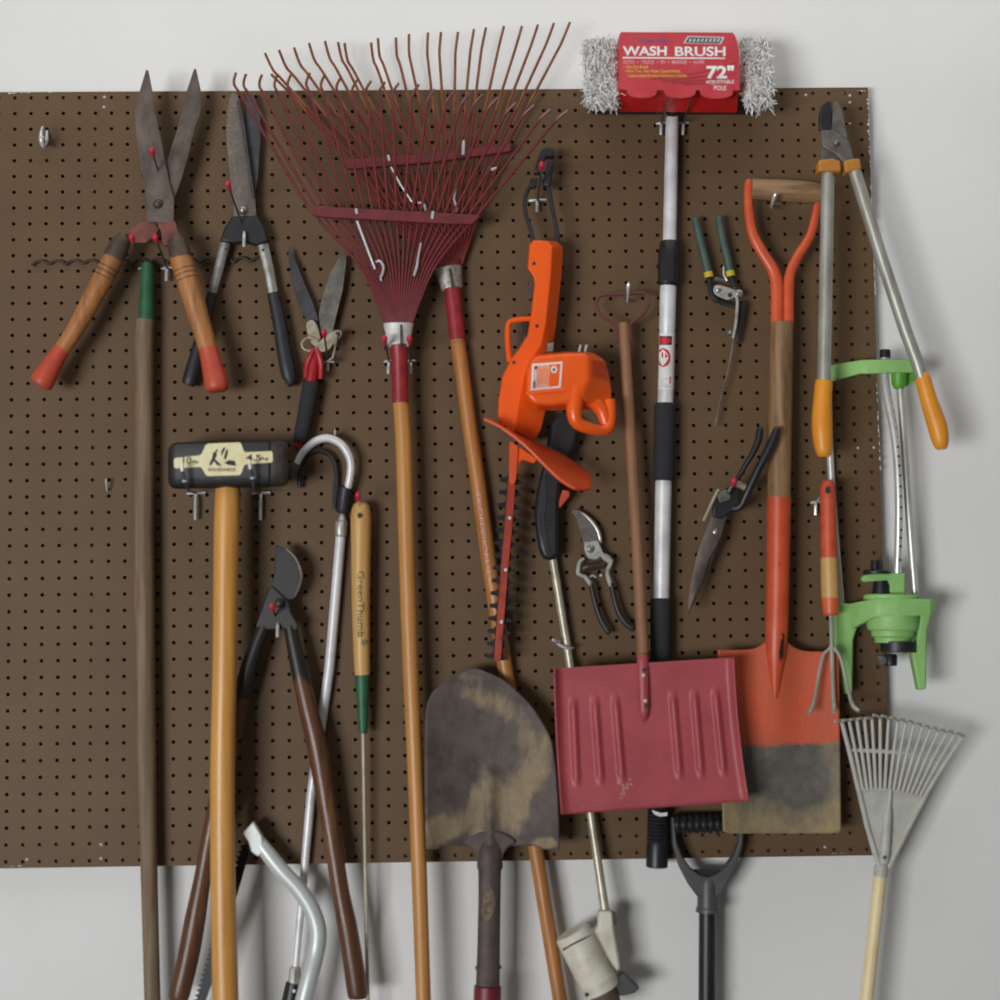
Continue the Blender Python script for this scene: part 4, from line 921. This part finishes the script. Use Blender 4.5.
part('latch_loop', T([(703 + 4 * math.cos(a), 521 + 5 * math.sin(a) , .05, .7) for a in [i * .5 for i in range(11)]], 6, 1), 'blade_grey', t)
part('body_plate', plate([(717, 493), (724, 490), (732, 491), (730, 500), (720, 503)], .0555, .003, 1), 'blade_grey', t, .001)
bl = part('blade', ridge_blade([(514, 712, 718, 727), (520, 710, 716, 725.5), (534, 704.3, 710, 721.5), (546, 700, 706, 716.5), (558, 696.3, 702.5, 709.5), (575, 692.3, 699, 704.5), (590, 689.3, 696, 699.5), (604, 687.6, 691.5, 693.5), (614, 687.6, 688, 688.6)], .047, .0022, .004), 'blade_old', t)
part('blade', plate([(727, 517), (722, 538), (712, 560), (704, 580), (694, 604), (690, 610), (700, 580), (712, 550)], .041, .003), 'blade_dark', t)
part('pivot_bolt', disc(715.6, 532, .048, 3.2, .002, 12, .001), 'silver', t)

# ------------------------------------------------------------------ T: orange spade
t = thing('garden_spade', 'orange garden spade with wooden crossbar grip, its square blade worn grey at the end', 'spade', 785, 192, .04)
part('grip', T([(751, 189, .042, 10.6), (768, 190, .042, 11.2), (802, 192, .042, 11.2), (819.5, 193.5, .042, 10.4)], 20, 2), 'wood_grip', t)
part('yoke_arm', T([(749.5, 180, .042, 3.5), (748.5, 186, .042, 4.6), (748.5, 205, .042, 4.8), (749.8, 220, .042, 5), (753.5, 236, .042, 5.4), (763, 254, .042, 5.8), (773, 270, .042, 6.2), (776.8, 287, .042, 6.6), (777, 328, .042, 6.8)], 14, 3, .8), 'spade_yoke', t)
part('yoke_arm', T([(820.5, 184, .042, 2.5), (819.5, 192, .042, 3.4), (816.5, 210, .042, 4), (810.5, 235, .042, 4.6), (798.5, 255, .042, 5), (790.5, 272, .042, 5.3), (788.5, 290, .042, 5.6), (788.3, 328, .042, 5.7)], 14, 3, .8), 'spade_yoke', t)
part('shaft', T([(782, 323, .042, 11.5), (781.5, 340, .042, 11.9), (780, 420, .042, 12), (779, 502, .042, 11.8)], 20, 2), 'wood_spade', t)
part('socket', T([(779, 497.5, .042, 12.3), (778.4, 545, .042, 11.8), (777.6, 600, .042, 11.4), (776.7, 630, .042, 11.5), (776, 652, .041, 10.2), (775.6, 674, .0405, 7), (775.4, 695, .0395, 4), (775.3, 716, .036, 1)], 20, 3), 'spade_or', t)
def spade(u, v):
    xl_ = 718 + 5 * v; xr_ = 838.5 + 2.5 * v
    x = xl_ + (xr_ - xl_) * u
    s = (x - 777) / 60
    yt = 650 + (1.5 if s > 0 else 0) - 14 * math.exp(-(abs(s) / .26) ** 2)
    yb_ = 833.5 - 2.5 * (abs(2 * u - 1) ** 24)
    y = yt + (yb_ - yt) * v
    d = .044 - .010 * (1 - abs(2 * u - 1) ** 2) * (1 - v) ** .5 + .008 * abs(2 * u - 1) ** 3
    d += .011 * math.exp(-(abs(s) / .27) ** 2) * max(0, 1 - v * 1.4) ** .8
    return (x, y, d)
sp_ = part('blade', sheet([[spade(i / 60, j / 60) for i in range(61)] for j in range(61)]), 'spade_blade', t, solid=.0025, ang=1.2)
pnt, drt = [], []
for j in range(61):
    for i in range(61):
        x, y, d = spade(i / 60, j / 60)
        pnt.append(max(0, min(1, .5 + (744 - (x - 780) * .03 - y) / 18)))
        e_ = max(0, (y - 790) / 44); e2 = max(0, 1 - min(x - 722, 841 - x) / 26) * .55
        drt.append(.3 + .42 * e_ + e2 * .5 - .28 * math.exp(-((x - 792) / 34) ** 2 - ((y - 782) / 26) ** 2))
set_attr(sp_, 'paint', pnt); set_attr(sp_, 'dirt', drt)
cs = lambda x, y: .042 + S(11.4) * math.sqrt(max(.05, 1 - ((x - 777.2) / 11.6) ** 2)) + .0006
for po in ([(783, 575), (785.5, 578), (785, 584), (782.5, 582)], [(784.5, 590), (786, 592), (785, 603), (783.5, 600)], [(783.5, 612), (786, 608), (786.5, 625), (784, 640), (781.5, 634)], [(781, 640), (784.5, 636), (783, 655), (779.5, 662), (779, 652)], [(779, 562), (780.5, 563), (780, 568)]):
    part('paint_chip', wrap_poly(po, cs), 'iron', t)

# ------------------------------------------------------------------ U: yellow loppers
t = thing('anvil_loppers', 'long loppers with galvanised tube arms and amber grips, at the right edge of the board', 'loppers', 836, 145, .055)
part('anvil', plate([(819.5, 130), (819.5, 114), (822, 104.5), (827, 100.5), (831.5, 101), (832.5, 112), (831, 131)], .079, .01, 1), 'black_plastic', t, .002)
part('blade', plate([(836, 101), (839.5, 104), (843, 112), (845, 122), (847.5, 138), (842, 141), (832, 133), (832, 115), (833.5, 106)], .075, .004, 1), 'blade_grey', t, .001)
part('jaw_plate', plate([(821, 130), (833, 130), (847.5, 139), (851, 147), (854.5, 161), (842.5, 162), (838, 155), (822.5, 146)], .083, .006, 1), 'blade_grey', t, .001)
part('jaw_plate', plate([(822, 146), (838, 156), (840, 162), (821, 163)], .077, .006, 1), 'blade_grey', t, .001)
part('pivot_bolt', disc(836.5, 143, .083, 3.8, .002, 14, .002), 'blade_grey', t)
part('clamp', plate([(819, 159.5), (833, 158), (841, 160.5), (841.5, 172), (818, 171.5)], .089, .026, 1), 'clamp', t, .003)
part('clamp', plate([(844, 161), (851, 158.5), (860, 158), (862, 169), (845.5, 173)], .087, .026, 1), 'clamp', t, .003)
part('arm_tube', T([(828, 168, 0.077, 6.7), (826.5, 250, 0.077, 6.9), (824.7, 335, 0.077, 7), (823.8, 390, 0.077, 7)], 16, 1), 'galv', t)
part('arm_tube', T([(853.5, 168, 0.077, 6.5), (879, 250, 0.077, 6.5), (905.3, 330, 0.077, 6.6), (917, 362, 0.077, 6.6), (924, 385, 0.077, 6.4)], 16, 1), 'galv', t)
part('grip', T([(824, 381, 0.077, 8), (823.9, 382.5, 0.077, 9), (822.6, 400, 0.077, 9.4), (822, 425, 0.077, 10.6), (823, 443, 0.077, 9.6), (824, 453, 0.077, 7.8), (824.3, 457, 0.077, 5)], 18, 3), 'yellow', t)
part('grip', T([(922, 377, 0.077, 7), (923, 379.5, 0.077, 8), (929, 401, 0.077, 8.7), (937, 425, 0.077, 9.9), (940, 439, 0.077, 8.9), (941, 446, 0.077, 7), (941.3, 449.5, 0.077, 4.5)], 18, 3), 'yellow', t)

# ------------------------------------------------------------------ V: oscillating sprinkler
t = thing('lawn_sprinkler', 'apple green oscillating lawn sprinkler with curved perforated silver tube, on the right board edge', 'sprinkler', 893, 600, .045)
g = [[(826, 367, .008), (833, 365.2, .012), (850, 362.2, .034), (863, 360.3, .05), (870, 360, .053), (895, 360, .053), (914, 360.2, .052), (917, 361, .046), (918, 361.5, .02)],
     [(826, 383, .008), (833, 381.6, .012), (850, 376.6, .034), (861, 373.8, .05), (870, 374, .053), (895, 372.7, .053), (914, 372.8, .052), (917, 372.6, .046), (918, 372, .02)]]
part('top_bracket', sheet(g), 'spr', t, .001, solid=.007, ang=.8)
part('bracket_web', plate([(868, 361), (914, 361), (914, 366), (868, 366)], .048, .035), 'spr', t, .001)
part('gear_hub', T([(899, 370, .04, 8.5), (899, 384, .04, 7.6), (899, 388.5, .04, 5)], 12, 1), 'spr2', t)
part('gear_fin', plate([(893, 372), (917, 372), (916, 379), (909, 385), (899, 388.5), (894, 387)], .036, .006, 1), 'spr2', t, .001)
part('tube_cap', T([(885.2, 349.8, .04, 5), (885.2, 351, .04, 5.6), (885.2, 358, .04, 5.6)], 14, 1), 'black_plastic', t)
ot = [(884.6, 356, .04, 4.2), (885, 380, .042, 4.4), (888, 400, .045, 4.6), (893, 425, .049, 4.5), (896.4, 450, .052, 4.3), (898.3, 480, .053, 4.1), (898.9, 512, .052, 4), (898.3, 545, .049, 4), (897.2, 576, .046, 4.1)]
tb = part('spray_tube', T(ot, 16, 4), 'chrome', t)
for x, y in [(560, 300), (567, 333), (573, 366), (578, 400), (583, 435), (588, 470), (592, 508), (595, 545), (598, 583), (601, 622), (603, 665), (604, 705), (605, 750), (605, 795), (605, 840), (604, 872), (603, 905), (601, 960)]:
    X, Y = 750 + x / 4 - .4, 320 + y / 4
    k = [i for i in range(len(ot) - 1) if ot[i][1] <= Y <= ot[i + 1][1]][0]
    f = (Y - ot[k][1]) / (ot[k + 1][1] - ot[k][1]); dd = ot[k][2] + f * (ot[k + 1][2] - ot[k][2]); cx = ot[k][0] + f * (ot[k + 1][0] - ot[k][0])
    part('spray_hole', disc(X, Y, dd + S(math.sqrt(max(1, 4.3 ** 2 - (X - cx) ** 2))) - .0005, 1.35, .0012, 8), 'ink', tb)
part('frame_tube', T([(900, 386, .03, 3.7), (904.3, 445, .03, 3.8), (909, 515, .03, 3.8), (915.5, 600, .03, 3.8)], 14, 3), 'chrome', t)
part('frame_tube', T([(828.5, 372, .010, 3.4), (829.3, 430, .010, 3.6), (831.5, 480, .010, 3.6), (836.5, 545, .010, 3.2), (842, 606, .012, 3)], 14, 3), 'chrome', t)
part('leg', plate([(834.5, 609), (840, 603), (852, 603.5), (862, 608), (864, 618), (857, 629), (853.5, 640), (852.6, 693), (846, 694.5), (835, 650)], .03, .026, 1), 'spr', t, .003)
g = [[(848, 604.3, .024), (862, 601.5, .046), (876, 599, .07), (881, 598.7, .074), (905, 598.6, .075), (928.5, 599, .074), (932.3, 600, .068), (932.6, 601, .03)],
     [(852, 630, .024), (862, 624, .046), (876, 617.5, .07), (881, 616.5, .074), (905, 616, .075), (928.5, 615.5, .074), (932.3, 612, .068), (932.6, 612, .03)]]
part('cross_beam', sheet(g), 'spr', t, .001, solid=.01, ang=.8)
part('leg', plate([(921, 602), (932.5, 602), (932.5, 612), (931, 618), (927.5, 631), (926.5, 689), (919, 690.5), (912, 655), (917, 641), (921, 617)], .062, .022, 1), 'spr', t, .003)
part('deck', V(892, 594.5, 600, .046, [(0, 26), (.2, 28.5), (1, 28.5)], .72), 'spr', t)
part('motor_body', V(893, 600, 643, .046, [(0, 26), (.62, 26.2), (.7, 25), (.72, 22), (.85, 21.5), (.88, 18.5), (1, 18)], .85), 'spr', t)
part('dial_ring', V(898.8, 641.5, 652.3, .05, [(0, 17.4), (.08, 18.2), (.92, 18.2), (1, 17.2)], .9), 'black_plastic', t)
part('hose_knob', V(890.5, 654, 666, .05, [(0, 5.5), (.15, 6.6), (.9, 6.6), (1, 5)], 1), 'black_plastic', t)
part('hose_collar', T([(885, 659.8, .05, 4.6), (877.5, 660, .05, 4.8)], 12, 1), 'silver', t)
part('crank_arm', plate([(862, 579), (864, 575.5), (870, 574), (905, 573), (904.6, 596), (890, 596), (890.5, 586), (888, 580), (864, 582)], .058, .016, 1), 'spr', t, .0015)
part('dial', V(876.5, 570, 574, .05, [(0, 12), (.4, 13.8), (1, 13.8)], 1), 'black_plastic', t)
part('dial_stem', V(875.5, 560, 571, .05, [(0, 4.2), (.1, 4.8), (1, 4.8)], 1, 14), 'black_plastic', t)
part('valve', V(881, 581, 596, .046, [(0, 7.6), (.5, 8.4), (1, 9)], 1, 14), 'black_plastic', t)

# ------------------------------------------------------------------ W: hand cultivator
t = thing('hand_cultivator', 'three-pronged hand cultivator with brick orange and bare wood handle, over the spade edge', 'cultivator', 828, 490, .055)
h = part('handle', T([(827.6, 480, .055, 3.5), (827.6, 482, .055, 6), (827.7, 488, .055, 7.6), (828, 505, .055, 8), (829, 557, .055, 8.2), (829.7, 580, .055, 8.8), (830.3, 598, .055, 8.6), (830.7, 613, .055, 7.8), (830.8, 615.5, .055, 6.4)], 18, 2), 'grip_or', t)
part('bare_wood_band', T([(829, 557.8, .055, 8.5), (829.7, 580, .055, 9.05), (830.2, 597.8, .055, 8.9)], 18, 1), 'wood_tan', h)
part('bright_end', T([(830.2, 598, .055, 8.8), (830.7, 613, .055, 8.0)], 18, 1), 'tip_or', h)
part('hang_hole', plate([(828 + 2.6 * math.cos(a * .524), 490 + 3.8 * math.sin(a * .524)) for a in range(12)], .0675, .003), 'blade_dark', h)
part('tine', T([(830.8, 613, .055, 2.1), (831.6, 640, .06, 2.2), (833, 690, .062, 2.2), (833.6, 704, .064, 2.4), (833.7, 712, .078, 2)], 10, 2), 'galv', t)
part('tine', T([(831, 646, .058, 1.6), (828, 650.5, .062, 1.7), (823, 656, .062, 1.7), (818, 679, .064, 1.8), (814.5, 700, .066, 1.9), (812, 708, .07, 2.4), (809, 713.5, .076, 2)], 10, 3), 'galv', t)
part('tine', T([(832, 646, .058, 1.6), (836, 650.5, .062, 1.7), (841, 659, .062, 1.7), (846, 679, .064, 1.8), (850.5, 699, .066, 1.9), (853.5, 706.5, .07, 2.3), (859, 711, .076, 2)], 10, 3), 'galv', t)

# ------------------------------------------------------------------ X: leaf rake
t = thing('leaf_rake', 'small grey plastic fan rake with cream painted handle, at the lower right past the board', 'rake', 884, 860, .035)
tops = [(207, 68), (232, 66), (257, 63), (282, 60), (307, 59), (334, 58), (362, 61), (392, 66), (418, 70), (446, 76), (474, 84), (500, 92), (527, 99), (553, 105), (580, 110), (606, 117)]
tops = [(780 + x / 3.333, 700 + y / 3.333) for x, y in tops]
n = len(tops)
for i, (x, y) in enumerate(tops):
    u = i / (n - 1); bx = 858.5 + 65.5 * u; by = 790 + 7.5 * u - 2 * math.sin(math.pi * u)
    dd = .04
    r = 2.5 if i in (0, n - 1) else 1.9
    part('tine', T([(bx, by, dd, r), (bx + (x - bx) * .55, by + (y - by) * .55, dd + .004, r * .95), (x, y + 3, dd + .008, r * .9), (x + .2, y + .6, dd + .012, r * .85), (x - 3.5, y - .4 - (1.4 if i > 4 else -.6), dd + .026, 1.4), (x - 7, y - .2 - (2.2 if i > 4 else -1), dd + .033, 1.2)], 8, 2), 'resin' , t)
part('spacer_bar', T([(846.5, 750, .041, 1.6), (865, 750.5, .043, 2.2), (890, 752, .043, 2.2), (915, 755, .043, 2), (941, 763, .041, 1.4)], 10, 3), 'resin', t)
pb = part('fan_plate', plate([(858.5, 789), (890, 789.5), (925, 797), (912, 820), (889, 866), (884, 870), (879, 866), (868, 826)], .041, .004, 1), 'resin', t, .0008)
part('edge_rail', T([(858.5, 789, .0415, 2.5), (867, 826, .0415, 2.6), (879.5, 868, .041, 3)], 10, 1), 'resin', pb)
part('edge_rail', T([(925, 796.5, .0415, 2.5), (910, 825, .0415, 2.6), (888, 868, .041, 3)], 10, 1), 'resin', pb)
part('plate_rim', T([(858.5, 790, .042, 1.4), (890, 790, .042, 1.3), (922, 797.5, .042, 1.4)], 8, 3), 'resin', pb)
part('socket', T([(890.5, 790, .043, 2), (889, 806, .043, 2.4), (887.5, 814, .043, 4.6), (885.6, 840, .043, 5.4), (884, 860, .042, 5.4), (883.5, 864, .041, 4)], 14, 2), 'resin', pb)
part('screw', disc(884.6, 857.5, .051, 2, .001, 10), 'grey_plastic', pb)
part('collar', T([(882.5, 864, .041, 5.5), (881.2, 868, .04, 7.2), (880.3, 876.5, .04, 6.8)], 16, 1), 'resin', t)
part('handle', T([(880.3, 875.5, .04, 6), (879.8, 880, .04, 6.5), (866.5, 1000, .045, 6.5), (850, 1150, .05, 6.5)], 16, 1), 'cream_pole', t)

# ------------------------------------------------------------------ Y: round point shovel
t = thing('digging_shovel', 'round-point digging shovel hung blade up, dark steel caked with tan mud, maroon handle', 'shovel', 490, 860, .05)
rows = [(668.6, 470.5, 475), (670, 465, 481), (673, 457, 489), (680, 446, 503), (692, 433, 517.5), (705, 427, 530.5), (720, 425.3, 541), (735, 425, 549), (750, 425, 553.5), (780, 425, 556.5), (815, 425.3, 558.6), (835, 425.8, 559.2), (848, 426.2, 559.4)]
rows = smooth(rows, 4)
g = []
for y, a, b in rows:
    v = (y - 668.6) / 179.4; row = []
    for i in range(49):
        u = i / 48; s = 2 * u - 1
        x = a + (b - a) * u
        q = (x - 490) / 68
        d = .040 + .030 * min(1.0, abs((x - 491) / 68)) ** 2.2 * min(1, .35 + v) + .010 * (1 - v)
        d += .010 * math.exp(-(abs(q) / .09) ** 2) * max(0, min(1, (v - .5) / .3)) + .010 * math.exp(-(abs(q) / .25) ** 2) * max(0, (v - .82) / .18) ** 2
        yy = y + (1.5 if abs(q) > .75 else -2.5 * (1 - abs(abs(q) - .5))) * (1 if v > .985 else 0)
        row.append((x, yy, d))
    g.append(row)
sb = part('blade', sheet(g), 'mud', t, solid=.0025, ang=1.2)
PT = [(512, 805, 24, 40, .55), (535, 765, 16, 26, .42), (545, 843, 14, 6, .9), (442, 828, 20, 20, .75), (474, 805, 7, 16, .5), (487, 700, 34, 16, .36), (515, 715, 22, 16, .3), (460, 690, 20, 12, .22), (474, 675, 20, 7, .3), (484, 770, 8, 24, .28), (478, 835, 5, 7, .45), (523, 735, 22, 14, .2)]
mud_and_shade = []
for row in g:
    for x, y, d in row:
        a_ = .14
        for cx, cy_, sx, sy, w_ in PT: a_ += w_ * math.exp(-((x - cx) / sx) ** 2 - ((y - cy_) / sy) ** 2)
        a_ -= .25 * math.exp(-((x - 440) / 24) ** 2 - ((y - 765) / 34) ** 2)  # less mud here: paints in the shade cast by the left rim
        mud_and_shade.append(min(.85, max(0, a_)))
set_attr(sb, 'dirt', mud_and_shade)
part('socket', T([(490.5, 828, .044, 3), (490.5, 840, .046, 8), (490.3, 850, .048, 11.2), (490, 860, .050, 11.6), (489.7, 876, .053, 11.2), (489.5, 900, .055, 11), (488.6, 950, .055, 11.2), (487.8, 988, .055, 11.8)], 20, 3, .62), 'mud_socket', t)
part('shoulder', plate([(464, 842), (476, 834), (490, 831), (505, 834), (516, 842), (508, 848), (503, 857), (500.8, 872), (479, 872), (477, 858), (472.5, 848.5)], .0515, .006, 3), 'mud', t, .0035, 3)
part('mud_patch', wrap_poly([(485, 890), (490, 884), (494, 892), (496, 905), (491, 918), (485, 922), (481, 912), (483, 900)], lambda x, y: .055 + S(11) * .62 * math.sqrt(max(.05, 1 - ((x - 489.4) / 11.2) ** 2)) + .0006), 'mud_tan', t)
part('handle', T([(487.8, 986, .055, 13.2), (487.6, 990, .055, 13.6), (486, 1060, .055, 13), (483, 1190, .055, 12)], 20, 1), 'dred', t)
part('rivet', T([(475.3, 968, .055, 2), (501.5, 967, .055, 2)], 10, 1), 'mud_socket', t)

# ------------------------------------------------------------------ Z: black D grip tool
t = thing('d_grip_tool', 'black D-grip handle of a tool hanging below the red snow shovel', 'tool', 708, 823, .02)
pr = []
for i in range(11):
    x = 671 + i * 6.8
    pr += [(x + 2.2, 824 - i * .1, .026, 7.6), (x + 3.2, 824 - i * .1, .026, 9.4), (x + 5.2, 824 - i * .1, .026, 9.9), (x + 7, 824 - i * .1, .026, 9.4), (x + 7.6, 824 - i * .1, .026, 7.6)]
part('ribbed_grip', T(pr, 18, 1), 'black_plastic', t)
part('yoke', plate([(671.3, 817), (675, 817), (677, 842), (683, 857), (691, 868), (700, 875), (708, 877), (716, 875), (726, 867), (733.5, 856), (738.5, 843), (740.5, 817), (745, 817), (743, 846), (736, 868), (727, 885), (719, 897), (697.5, 897), (689, 885), (680, 868), (673, 846)], .035, .022, 1), 'grey_plastic', t, .004)
part('yoke_web', plate([(690, 870), (727, 870), (720, 884), (697, 884)], .028, .01), 'black_plastic', t, .001)
part('socket', T([(708, 878, .022, 9), (708, 884, .022, 10.4), (708, 907, .022, 10.8), (708, 908, .022, 12), (708, 912, .022, 12)], 18, 1), 'grey_plastic', t)
part('shaft', T([(707.5, 908, .022, 8.5), (707, 1000, .022, 8.5), (706, 1200, .022, 8.5)], 16, 1), 'black_plastic', t)

# ------------------------------------------------------------------ light: daylight from the open garage door, sunlit drive, sky, plus an added ceiling fill
def area(name, loc, target, sx, sy, power, col):
    l = bpy.data.lights.new(name, 'AREA'); l.shape = 'RECTANGLE'; l.size = sx; l.size_y = sy; l.energy = power; l.color = col
    o = bpy.data.objects.new(name, l); COL.objects.link(o); o.location = loc
    o.rotation_euler = (Vector(target) - Vector(loc)).to_track_quat('-Z', 'Y').to_euler(); return o
area('door_daylight', (-2.2, -5.6, .35), (.9, 0, 1.4), 2.3, 1.3, 262, (.97, .985, 1.0))
area('ceiling_fill', (.9, -.8, 2.95), (.8, -.3, 1.9), 2.8, .9, 12, (1.0, .99, .97))  # added overhead fill standing in for ceiling bounce, brightens the upper wall
w = bpy.data.worlds.new('world'); SC.world = w; w.use_nodes = True
w.node_tree.nodes['Background'].inputs[0].default_value = (.95, .97, 1.0, 1); w.node_tree.nodes['Background'].inputs[1].default_value = .07
cd.dof.use_dof = True; cd.dof.focus_distance = 2.76; cd.dof.aperture_fstop = .0594 / .030
SC.view_settings.view_transform = 'Standard'; SC.view_settings.look = 'None'; SC.view_settings.exposure = 0.0; SC.view_settings.gamma = 1.0
SC.view_settings.use_curve_mapping = False
